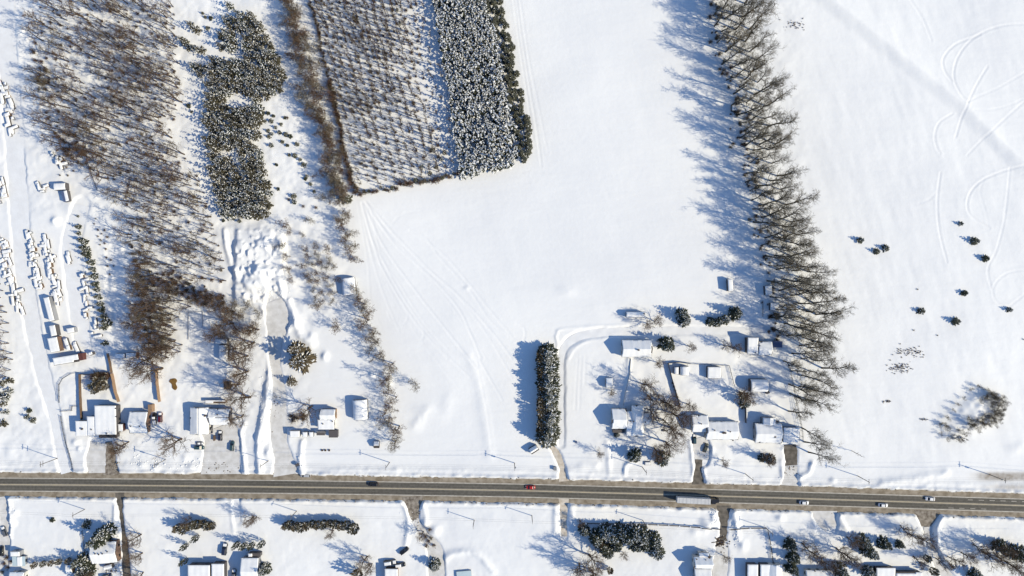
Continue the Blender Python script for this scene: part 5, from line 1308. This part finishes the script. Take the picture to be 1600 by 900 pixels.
fence('white_fence', 'white fence in the shade west of the conical evergreens', [(1198, 826), (1203, 850), (1207, 880)], 1.3, 'wire', rails=True, cap=True, post=4)
fence('wire_fence', 'thin wire fence on the west wall side of the brick-sided house', [(131, 828), (134, 850), (137, 868)], 1.3, 'wire', rails=True)
fence('wooden_fence', 'broken wooden fence cutting through the wood south of the camper', [(136, 225), (138, 250), (146, 275), (154, 298)], 1.1, 'siding_dark', post=3.4, rails=True)
fence('garden_bed', 'faint rectangular frame of a snowed garden bed below the wood', [(296, 530), (296, 488), (318, 487), (318, 510)], 0.7, 'siding_grey', rails=True)
# long hedge-like line of dark undergrowth along the second lawn fence
for k, (x, y) in enumerate(catmull([(1050, 598), (1056, 615), (1063, 636)], 5)):
    put_one('hedge_bush', SHRUB[k % 5], x, y, 'small bush growing along the dark lawn fence', 'bush', 'bushes along the dark lawn fence', .5)

# ================================================================== poles and cables
def pole(px, py, h, label, arms=1, trans=False, side=1):
    x, y = W(px, py)
    t = thing('utility_pole', label, 'utility pole', (x, y, gz(x, y) - .1))
    b = MB(); b.tube((0, 0, -0.5), (0, 0, h), 0.19, 0.13, 8, caps=True)
    link('pole', b.build('pole', [M['pole_wood']]), t)
    for k in range(arms):
        b = MB(); z = h - 0.5 - 1.7 * k
        b.box(0, 0.12, z, 0.14, 2.6, 0.16)
        c = link('crossarm', b.build('crossarm', [M['pole_wood']]), t)
        for yy in (-1.1, -0.5, 1.2):
            b = MB(); b.tube((0, 0.12 + yy, z + .08), (0, 0.12 + yy, z + .38), .09, .05, 6, caps=True)
            link('insulator', b.build('insulator', [M['porcelain']]), c)
    if trans:
        b = MB(); b.tube((.38, -.2, h - 3.4), (.38, -.2, h - 2.2), .34, .34, 10, caps=True); b.tube((.38, -.2, h - 2.2), (.38, -.2, h - 2.0), .12, .08, 6, caps=True)
        link('transformer', b.build('transformer', [M['metal']]), t)
    return (x, y, gz(x, y) + h - .1)
NP = [(90, 716, 12.5, 'utility pole on the verge near the long yard lane'), (260, 717.5, 11, 'utility pole on the verge between gravel driveway and parking yard'), (420, 719.5, 11, 'utility pole on the snowbank west of the wide snowy driveway'), (609, 722, 10.5, 'utility pole on the verge below the tiny hut'), (804, 723, 10.5, 'utility pole on the verge west of the sandy track'), (1003, 729, 11, 'utility pole on the verge beside the two front evergreens'), (1164, 740, 11, 'utility pole on the verge south of the double house'), (1339, 743, 11, 'utility pole on the verge east of the brown parking pad'), (1545, 741, 11, 'utility pole on the verge above the sandy stain')]
SP = [(134, 795, 9.5, 'utility pole south of the road on the southwestern lawn'), (464, 798, 9, 'utility pole south of the road beside the straight hedge'), (741, 812, 9.5, 'utility pole south of the road east of the southern entrance'), (831, 805, 9.5, 'utility pole south of the road west of the beige track'), (1004, 812.5, 9.5, 'utility pole south of the road behind the evergreen belt'), (1196, 824, 9.5, 'utility pole south of the road at the end of the post fence')]
TN = [pole(x, y, h, lab, 2 if k in (0,) else 1, k in (1, 4, 8)) for k, (x, y, h, lab) in enumerate(NP)]
TS = [pole(x, y, h, lab, 1) for k, (x, y, h, lab) in enumerate(SP)]
def cable(label, tops, offs, r=0.022):
    b = MB()
    for oy, oz in offs:
        for (x0, y0, z0), (x1, y1, z1) in zip(tops[:-1], tops[1:]):
            L = math.hypot(x1 - x0, y1 - y0)
            last = None
            for k in range(9):
                t = k / 8
                p = (x0 + (x1 - x0) * t, y0 + (y1 - y0) * t + oy, z0 + (z1 - z0) * t + oz - 4 * t * (1 - t) * L * 0.018)
                if last:
                    b.tube(last, p, r, r, 3)
                last = p
    link('power_cable', b.build('power_cable', [M['wire']]), label=label, category='power cable')
ext = lambda T, a, c: [(T[0][0] - a, T[0][1] + 2, T[0][2])] + T + [(T[-1][0] + c, T[-1][1] - 4, T[-1][2])]
cable('set of thin power cables strung between the poles north of the road', ext(TN, 60, 60), [(-0.98, -.12), (-.38, -.12), (1.32, -.12), (0, -1.9)])
cable('thin power cables strung between the poles south of the road', ext(TS[:2] + [TS[3]] + TS[4:], 60, 130), [(-.38, -.12), (0, -1.6)])

# ================================================================== vehicles
def wheel_mesh():
    b = MB(); b.tube((0, -.11, 0), (0, .11, 0), .34, .34, 12, 0, True); b.tube((0, -.115, 0), (0, .115, 0), .19, .19, 8, 1, True)
    return b.build('wheel', [M['rubber'], M['metal']])
WHEEL = wheel_mesh()
def car_parts(kind):
    """lofted body, cabin and roof for a car 4.6 m long heading +x"""
    L, Wd = (5.6, 1.95) if kind == 'pickup' else (4.9, 1.92) if kind == 'suv' else (4.6, 1.82)
    hood = 1.02 if kind != 'sedan' else 0.88
    xs = [-.5, -.47, -.30, -.05, .18, .40, .48, .5]
    top = {'sedan': [.62, .90, .96, .97, .95, .82, .70, .52], 'suv': [.72, 1.0, 1.05, 1.06, 1.04, .98, .86, .6], 'pickup': [.8, 1.02, 1.04, 1.06, 1.06, 1.0, .9, .62]}[kind]
    wd = [.80, .94, 1.0, 1.0, 1.0, .96, .86, .72]
    b = MB()
    ring = []
    for x, t, w in zip(xs, top, wd):
        y = Wd / 2 * w
        ring.append([(x * L, -y * .92, .26), (x * L, -y, .55), (x * L, -y * .98, t - .10), (x * L, -y * .84, t), (x * L, y * .84, t), (x * L, y * .98, t - .10), (x * L, y, .55), (x * L, y * .92, .26)])
    vs = [p for r_ in ring for p in r_]
    fs = []
    for i in range(len(xs) - 1):
        for k in range(8):
            a, c = i * 8 + k, i * 8 + (k + 1) % 8
            fs.append((a, a + 8, c + 8, c))
    fs.append(tuple(range(8))); fs.append(tuple(len(vs) - 1 - k for k in range(8)))
    b.add(vs, fs)
    body = b
    if kind == 'pickup':
        cab = (-.10, .00, .20, .33)
    elif kind == 'suv':
        cab = (-.48, -.42, .10, .27)
    else:
        cab = (-.42, -.24, .10, .29)
    zt = {'sedan': 1.42, 'suv': 1.72, 'pickup': 1.8}[kind]
    zb = hood - .02
    g = MB()
    yb, yt = Wd / 2 * .90, Wd / 2 * .70
    A, B_, C_, D_ = [v * L for v in cab]
    g.add([(A, -yb, zb), (D_, -yb, zb), (D_, yb, zb), (A, yb, zb), (B_, -yt, zt - .04), (C_, -yt, zt - .04), (C_, yt, zt - .04), (B_, yt, zt - .04)],
          [(0, 1, 5, 4), (1, 2, 6, 5), (2, 3, 7, 6), (3, 0, 4, 7), (4, 5, 6, 7)])
    r_ = MB()
    r_.add([(B_ - .05, -yt, zt - .05), (C_ + .05, -yt, zt - .05), (C_ + .05, yt, zt - .05), (B_ - .05, yt, zt - .05), (B_ + .1, -yt * .85, zt + .02), (C_ - .1, -yt * .85, zt + .02), (C_ - .1, yt * .85, zt + .02), (B_ + .1, yt * .85, zt + .02)],
           [(0, 1, 5, 4), (1, 2, 6, 5), (2, 3, 7, 6), (3, 0, 4, 7), (4, 5, 6, 7), (3, 2, 1, 0)])
    for s in (-1, 1):   # pillars
        r_.tube((A, s * yb, zb), (B_, s * yt, zt - .03), .05, .05, 4); r_.tube((D_, s * yb, zb), (C_, s * yt, zt - .03), .05, .05, 4)
        m_ = (B_ + C_) / 2
        r_.tube((m_, s * (yb + .01), zb), (m_, s * (yt + .01), zt - .03), .05, .05, 4)
    if kind == 'pickup':
        body.box(-.30 * L, 0, 1.08, .36 * L, Wd * .92, .05)
        for s in (-1, 1):
            body.box(-.30 * L, s * Wd * .45, 1.15, .38 * L, .09, .16)
        body.box(-.485 * L, 0, 1.15, .08, Wd * .88, .16)
    sn = None
    return L, Wd, body, g, r_, (A, B_, C_, D_, yt, zt, hood)
def car(name, label, px, py, heading, kind, col, snow=(), z=None, group=None, scale=1.0, cat='car'):
    L, Wd, body, g, rf, (A, B_, C_, D_, yt, zt, hood) = car_parts(kind)
    x, y = W(px, py, 0.8)
    t = thing(name, label, cat, (x, y, gz(x, y) if z is None else z), R(heading), group, scale)
    link('body', body.build('body', [P_[col]], True), t)
    link('windows', g.build('windows', [M['glass']]), t)
    link('roof', rf.build('roof', [P_[col]]), t)
    for sx in (-.31, .31):
        for sy in (-1, 1):
            link('wheel', WHEEL, t, (sx * L, sy * (Wd / 2 - .1), .34))
    for sy in (-1, 1):
        b = MB(); b.box(L * .485, sy * Wd * .30, .66, .16, .34, .16); link('headlight', b.build('headlight', [M['lamp']]), t)
        b = MB(); b.box(-L * .488, sy * Wd * .34, .78, .12, .24, .2); link('taillight', b.build('taillight', [M['tail']]), t)
    for k in snow:
        b = MB()
        if k == 'roof':
            b.box((B_ + C_) / 2, 0, zt + .12, (C_ - B_) * 1.05, yt * 1.95, .26, taper=.82)
        elif k == 'hood':
            b.box(L * .36, 0, hood + .06, L * .24, Wd * .72, .2, taper=.85)
        elif k == 'bed':
            b.box(-L * .30, 0, hood + .14, L * .34, Wd * .8, .22, taper=.9)
        elif k == 'rear':
            b.box(A + .35, 0, zt - .25, .8, yt * 1.9, .3, taper=.8)
        link('snow_cover', b.build('snow_cover', [M['snow']]), t)
    return t
RZ = 0.055
car('road_car', 'black car alone on the western half of the road', 583, 756.5, 178, 'suv', 'black', z=RZ)
car('road_car', 'red car driving on the road near the sandy track', 829, 761.5, 180, 'sedan', 'red', z=RZ)
car('parked_car', 'blue-grey car on the north shoulder by the wide snowy driveway', 477, 742.5, 178, 'suv', 'silver', z=0.01)
car('road_car', 'white car just east of the truck, opposite the brown parking pad', 1256.5, 785.5, -3, 'sedan', 'white', z=RZ)
car('road_car', 'white car in the southern lane between the truck and the road end', 1380, 789.5, -4, 'sedan', 'white', z=RZ)
car('road_car', 'silver-white car in the northern lane farthest east', 1453.5, 779.5, 176, 'sedan', 'white', z=RZ)
car('parked_car', 'navy car parked upright nearest the dark-ridged house', 329, 670, 90, 'sedan', 'navy', ())
car('parked_car', 'dark blue car with pale rear in the middle of the parking yard', 344, 681, 90, 'suv', 'navy', ('hood',))
car('parked_car', 'long dark teal van parked sideways on the west of the parking yard', 312, 699, 0, 'suv', 'teal', ())
car('parked_car', 'dark teal car farthest east in the parking yard', 362.5, 697, 86, 'suv', 'teal', ())
car('parked_car', 'small black car with snow on it beside the sideways van', 313, 692.3, 0, 'sedan', 'black', ('roof', 'hood'), scale=.75)
car('pickup_truck', 'dark pickup with white snow in its bed beside the brick-sided cottage', 242, 654, 90, 'pickup', 'black', ('roof', 'bed'), cat='pickup truck')
car('parked_car', 'maroon car with snow stripe east of the snowy pickup', 251, 652, 90, 'suv', 'maroon', ('hood',))
car('parked_car', 'dark grey car on the lane at the left bottom corner', 6.5, 830.5, 110, 'suv', 'grey', ('hood',))
car('parked_car', 'black car cut by the left picture edge', 2, 861, 92, 'suv', 'black')
car('parked_car', 'dark car with white snow patch on the plaza near the narrow cedars', 352, 857, 83, 'suv', 'navy', ('hood',), scale=1.2)
car('parked_car', 'dark car at the bottom between the long house and its neighbour', 366.5, 897, 90, 'suv', 'grey', ('hood',), scale=1.1)
car('parked_car', 'black car parked diagonally near the southern car park', 632, 860, 38, 'suv', 'black')
car('parked_car', 'black van with snow roof in the southern car park', 609.5, 878, 8, 'suv', 'black', ('roof', 'hood'), scale=1.25)
car('parked_car', 'square black car with snow roof beside the snowy van', 625.5, 882, 8, 'suv', 'black', ('roof',), scale=1.05)
car('parked_car', 'dark car under the eaves at the top of the double house driveway', 1085, 686, 92, 'suv', 'teal', ('hood',))
car('parked_car', 'olive car parked on the grey driveway of the double house', 1103, 700, 70, 'sedan', 'olive')
car('parked_car', 'dark car half under the carport of the twin-gabled house', 962, 675, 80, 'suv', 'black', ('hood',), scale=.9)
car('parked_car', 'dark car at the foot of the brick-sided house driveway', 168, 900, 10, 'suv', 'navy', ('roof',))

# the semi-trailer truck
x, y = W(1093, 781.5, 2)
t = thing('semi_truck', 'long truck with white trailer and black cab on the southern lane', 'truck', (x, y, RZ), R(-3))
b = MB(); b.box(-3.2, 0, 2.65, 16.0, 2.6, 2.8); c = link('trailer', b.build('trailer', [M['trailer_roof']]), t)
for k in range(9):
    b = MB(); b.box(-10.2 + k * 1.75, 0, 4.06, .08, 2.5, .05); link('roof_seam', b.build('roof_seam', [M['metal']]), c)
for s_ in (-1, 1):
    b = MB(); b.box(-3.2, s_ * 1.29, 4.0, 16.0, .08, .14); link('roof_rail', b.build('roof_rail', [M['metal']]), c)
b = MB(); b.box(-3.2, 0, 1.05, 15.6, 1.2, .35); link('chassis', b.build('chassis', [M['fascia']]), t)
b = MB(); b.box(6.45, 0, 2.0, 2.2, 2.45, 2.9, taper=.93); b.box(6.0, 0, 3.6, 1.5, 2.2, .6, taper=.75); c = link('cab', b.build('cab', [P_['black']]), t)
b = MB(); b.box(8.5, 0, 1.35, 2.2, 1.9, 1.2, taper=.86); b.box(9.65, 0, .7, .25, 2.3, .5); link('bonnet', b.build('bonnet', [P_['black']]), t)
b = MB(); b.box(7.52, 0, 2.75, .12, 2.0, .85); link('windscreen', b.build('windscreen', [M['glass']]), t)
for sx in (-10.4, -9.1, 3.2, 4.5, 8.6):
    for sy in (-1, 1):
        link('wheel', WHEEL, t, (sx, sy * 1.12, .5), 0, 1.5)
for sy in (-1, 1):
    b = MB(); b.tube((5.2, sy * 1.15, 1.5), (5.2, sy * 1.15, 4.2), .09, .09, 6, caps=True); link('exhaust_stack', b.build('exhaust', [M['metal']]), t)
    b = MB(); b.box(9.62, sy * .85, 1.15, .12, .35, .25); link('headlight', b.build('headlight', [M['lamp']]), t)

# ================================================================== stored goods in the western yard
cap_mats = [M['tin'], M['snow']]
def goods(seed):
    g = random.Random(seed)
    w, d, h = g.uniform(.8, 1.6), g.uniform(1.0, 2.4) if seed % 3 else g.uniform(3.0, 4.8), g.uniform(.6, 1.9)
    a = MB(); a.box(0, 0, h / 2 - .1, w, d, h + .2)
    b = MB()
    for q_, (k0, z0, z1) in enumerate(((1.04, h, h + .16), (.92, h + .16, h + .32), (.66, h + .32, h + .42))):
        b.box(0, 0, (z0 + z1) / 2, w * k0, d * k0, z1 - z0, taper=.9)
    return a.build('pallet', [M[('siding_dark', 'siding_grey', 'wood')[seed % 3]]]), b.build('snow_cap', [M['snow']])
GOODS = [goods(k) for k in range(10)]
def pallet(px, py, rz, label, group, sc=1.0):
    k = rnd.randrange(10)
    t = thing('goods_pallet', label, 'pallet', at_(px, py, 0, .1), R(rz + rnd.uniform(-10, 10)), group, sc * rnd.uniform(.85, 1.2))
    link('load', GOODS[k][0], t); link('snow_cap', GOODS[k][1], t)
for pts, lab, grp, n, spread in [([(49, 366), (52, 395), (58, 425), (66, 452)], 'snow-capped pallet in the western row of the yard store', 'pallets of the western row', 34, 3.2), ([(72, 372), (78, 398), (84, 420), (92, 450), (98, 475)], 'snow-capped pallet in the eastern row of the yard store', 'pallets of the eastern row', 34, 3.5),
                                  ([(6, 372), (9, 400), (16, 425), (24, 445), (30, 470), (32, 488)], 'snow-capped pallet beside the yard lane on its west', 'pallets west of the yard lane', 34, 4.5), ([(4, 128), (10, 145), (14, 165), (18, 190), (24, 210)], 'snow-capped pallet in the northern heap of goods', 'pallets of the northern heap', 30, 5),
                                  ([(2, 280), (4, 300), (6, 320)], 'snow-capped pallet at the left edge', 'pallets at the left edge', 12, 4), ([(108, 397), (114, 408)], 'snow-capped pallet beside the nursery row', 'pallets beside the nursery row', 4, 3), ([(132, 428), (134, 445), (140, 485), (145, 500), (152, 520), (155, 530)], 'snow-capped pallet among the young nursery evergreens', 'pallets among the nursery evergreens', 18, 4),
                                  ([(112, 535), (118, 545)], 'snow-capped pallet by the long wavy-roofed shed', 'pallets by the wavy-roofed shed', 6, 4), ([(85, 240), (95, 256), (88, 260)], 'snow-capped pallet below the western wood edge', 'pallets below the wood edge', 7, 5), ([(58, 290), (68, 292), (60, 305)], 'snow-capped pallet beside the camper', 'pallets beside the camper', 5, 5)]:
    q = catmull(pts, 1.0)
    for k in range(n):
        p = q[int(k / n * len(q))]
        pallet(p[0] + (rnd.choice((-1, -.3, .4, 1)) * spread * 1.25 + rnd.gauss(0, .5)), p[1] + rnd.gauss(0, .8), rnd.choice((14, 14, 104)), lab, grp)
t = thing('snowed_machine', 'small snow-covered machine north of the wooden fence', 'machine', at_(146, 552, 0, .05), R(20))
b = MB(); b.box(0, 0, .8, 2.4, 1.4, 1.4, taper=.8); b.box(.7, 0, 1.7, 1.0, 1.2, .7, taper=.8); link('body', b.build('body', [M['siding_dark']]), t)
b = MB(); b.box(.1, .1, 2.15, 1.9, 1.3, .35, taper=.7); link('snow_cap', b.build('snow_cap', [M['snow']]), t)

# snow clods and ice blocks around the crater and along the ploughed drives
def clod(seed):
    g = random.Random(seed)
    b = MB()
    vs = []
    for i in range(4):
        for k in range(6):
            a, e = k * 1.047 + g.uniform(-.2, .2), (-.5, .1, .6, 1.2)[i]
            rr = g.uniform(.75, 1.15)
            vs.append((math.cos(a) * math.cos(e) * rr, math.sin(a) * math.cos(e) * rr, math.sin(e) * rr * .8))
    fs = [(i * 6 + k, i * 6 + (k + 1) % 6, i * 6 + 6 + (k + 1) % 6, i * 6 + 6 + k) for i in range(3) for k in range(6)] + [(18, 19, 20, 21, 22, 23)]
    b.add(vs, fs)
    return b.build('snow_clod', [M['snow'], ])
CLOD = [clod(k) for k in range(4)]
items = []
for cx, cy, ax, ay, n, s0, s1 in [(420, 458, 24, 10, 110, .25, .6), (400, 400, 26, 34, 40, .3, .6), (455, 500, 6, 14, 30, .3, .7), (410, 640, 4, 60, 70, .25, .6), (425, 580, 3, 25, 30, .25, .6), (380, 700, 5, 24, 40, .25, .6), (640, 820, 10, 20, 16, .3, .8), (1115, 805, 8, 12, 24, .4, .9), (1150, 830, 6, 16, 24, .4, .9), (300, 725, 25, 8, 30, .3, .8), (240, 725, 25, 9, 30, .3, .8), (215, 720, 8, 10, 12, .3, .8), (20, 815, 6, 25, 22, .3, .8), (1240, 748, 16, 6, 16, .3, .7), (445, 640, 8, 12, 20, .3, .7), (470, 720, 4, 16, 18, .3, .7), (175, 880, 18, 12, 24, .3, .8), (1060, 573, 12, 3, 14, .3, .5)]:
    for k in range(n):
        x_, y_ = cx + rnd.gauss(0, .55) * ax, cy + rnd.gauss(0, .55) * ay
        items.append((CLOD[k % 4], at_(x_, y_, 0, .06), rnd.random() * 6.28, rnd.uniform(s0, s1) * .62))
link('snow_clods', joined(items), kind='stuff', label='loose snow clods on ploughed heaps and banks', category='snow clods')
# gritty lumps on the road edge
gritm = []
GRIT = []
for k in range(3):
    me = CLOD[k].copy(); me.materials.clear(); me.materials.append(M['dirt']); GRIT.append(me)
for k in range(420):
    x_ = rnd.uniform(-5, 1605); s_ = rnd.choice((-1, 1))
    gritm.append((GRIT[k % 3], at_(x_, float(ry(x_)) + s_ * (19.4 + abs(rnd.gauss(0, .8))), 0, .02), rnd.random() * 6.28, rnd.uniform(.12, .4)))
for cx, cy, ax, ay, n in [(180, 724, 8, 10, 40), (345, 730, 25, 8, 30), (1236, 735, 9, 8, 30), (460, 655, 10, 6, 10), (430, 640, 7, 40, 24), (170, 890, 14, 9, 30), (650, 812, 8, 14, 30), (1130, 850, 9, 14, 36), (1100, 700, 7, 10, 14)]:
    for k in range(n):
        gritm.append((GRIT[k % 3], at_(cx + rnd.gauss(0, .6) * ax, cy + rnd.gauss(0, .6) * ay, 0, -.12), rnd.random() * 6.28, rnd.uniform(.12, .4)))
link('grit_lumps', joined(gritm), kind='stuff', label='dark frozen grit lumps along road edges and driveways', category='grit')

# small things
items = []
t = link('brush_pile', joined([(shrub_mesh(900 + k, 1.6, 2.4, n=30, tw=.07, mats='bark'), at_(x_, y_, 0, .1), k, s_) for k, (x_, y_, s_) in enumerate([(455, 650, .9), (461, 652, .9), (466, 654, .8), (472, 651, .8), (476, 649, .9), (458, 656, .8), (474, 655, .7)])]), label='dark brown brush pile west of the orange-walled house', category='brush pile')
b = MB()
for k, (x_, y_) in enumerate([(0, 0), (1.0, .5), (1.4, 1.6), (.6, 2.6), (-.8, 2.8), (-1.4, 1.8), (-.6, .8)]):
    pass
rust = mat('rusty_water', (0.16, 0.085, 0.02), 0.3, col2=(0.22, 0.13, 0.04), scale=.8)
pud = [(268, 592), (275, 591), (278, 595), (276, 599), (278, 605), (275, 609), (271, 606), (270, 600), (266, 596)]
pv = []
for p_ in catmull(pud + pud[:1], 1.0)[:-1]:
    pv.append(W(*p_))
cxp, cyp = sum(p[0] for p in pv) / len(pv), sum(p[1] for p in pv) / len(pv)
zp = gz(cxp, cyp) + .25
vs = [(cxp, cyp, zp)] + [(x_, y_, zp) for x_, y_ in pv] + [(cxp + (x_ - cxp) * 1.1, cyp + (y_ - cyp) * 1.1, zp - .8) for x_, y_ in pv]
n_ = len(pv)
link('rusty_puddle', mesh('puddle', vs, [(0, 1 + i, 1 + (i + 1) % n_) for i in range(n_)] + [(1 + i, 1 + n_ + i, 1 + n_ + (i + 1) % n_, 1 + (i + 1) % n_) for i in range(n_)], rust), label='rust-brown frozen puddle east of the orange fence end', category='puddle')
def binbox(name, label, cat, px, py, sx, sy, sz, m_, rz=0, cap=True):
    t = thing(name, label, cat, at_(px, py, 0, .1), R(rz))
    b = MB(); b.box(0, 0, sz / 2, sx, sy, sz, taper=.94); b.box(0, 0, sz + .03, sx * 1.04, sy * 1.04, .08); link('body', b.build('body', [M[m_]]), t)
    if cap:
        b = MB(); b.box(0, 0, sz + .2, sx * .95, sy * .9, .28, taper=.75); link('snow_cap', b.build('snow_cap', [M['snow']]), t)
binbox('utility_box', 'dark utility box at the foot of the sandy track', 'box', 867, 731, 1.4, 1.6, 1.3, 'siding_grey', 0, False)
binbox('mailbox_post', 'dark roadside box beside the wide snowy driveway', 'box', 466, 725, 1.6, 1.3, 1.1, 'siding_dark', 30, False)
binbox('planter_ring', 'dark ring-like planter between the two front evergreens', 'planter', 1011, 723, 3.0, 1.6, .6, 'siding_dark', 0)
binbox('crate', 'dark crate on the lawn between house and hedge line', 'crate', 1037, 672, 1.6, .7, .6, 'siding_dark', 0, False)
binbox('meter_box', 'blue-grey box standing on the lawn north of the front evergreens', 'box', 900, 690, .9, .9, .8, 'tarp_blue', 0, False)
for k, (x_, y_) in enumerate([(504, 703), (509, 703), (515, 703)]):
    binbox('fire_pit_stone', ['western', 'middle', 'eastern'][k] + ' dark stump of three in a line on the lawn', 'stump', x_, y_, .8, .8, .5, 'bark', 0, False)
binbox('trellis_post', 'brown post box beside the navy car in the parking yard', 'post', 336, 684, .7, 2.4, 1.4, 'wood', 0, False)
binbox('playset', 'dark play frame on the lawn north of the large house', 'play frame', 1197, 612, 1.6, 1.2, 1.8, 'siding_dark', 20, False)
b = MB()
b.box(0, 0, .5, 5.2, 1.2, .6); b.box(.6, .9, .6, 4.0, .9, .5, R(8)); b.box(-.4, -.9, .45, 3.4, .8, .5, R(-10))
t = thing('lumber_stack', 'splayed dark lumber stack across the southern dark driveway end', 'lumber', at_(1122, 846, 0, .05), R(-4))
for k, (yy, LL, aa, zz) in enumerate([(-1.6, 6.5, 6, .2), (-.8, 7.5, -4, .35), (0, 6, 12, .5), (.9, 7, -16, .4), (1.7, 5, 20, .3), (.2, 5.5, -38, .7), (-1.2, 4.5, 30, .6)]):
    b = MB(); b.box(0, 0, 0, LL, .45, .3); link('plank', b.build('plank', [M['bark']]), t, (k * .3 - 1, yy, zz), R(aa))
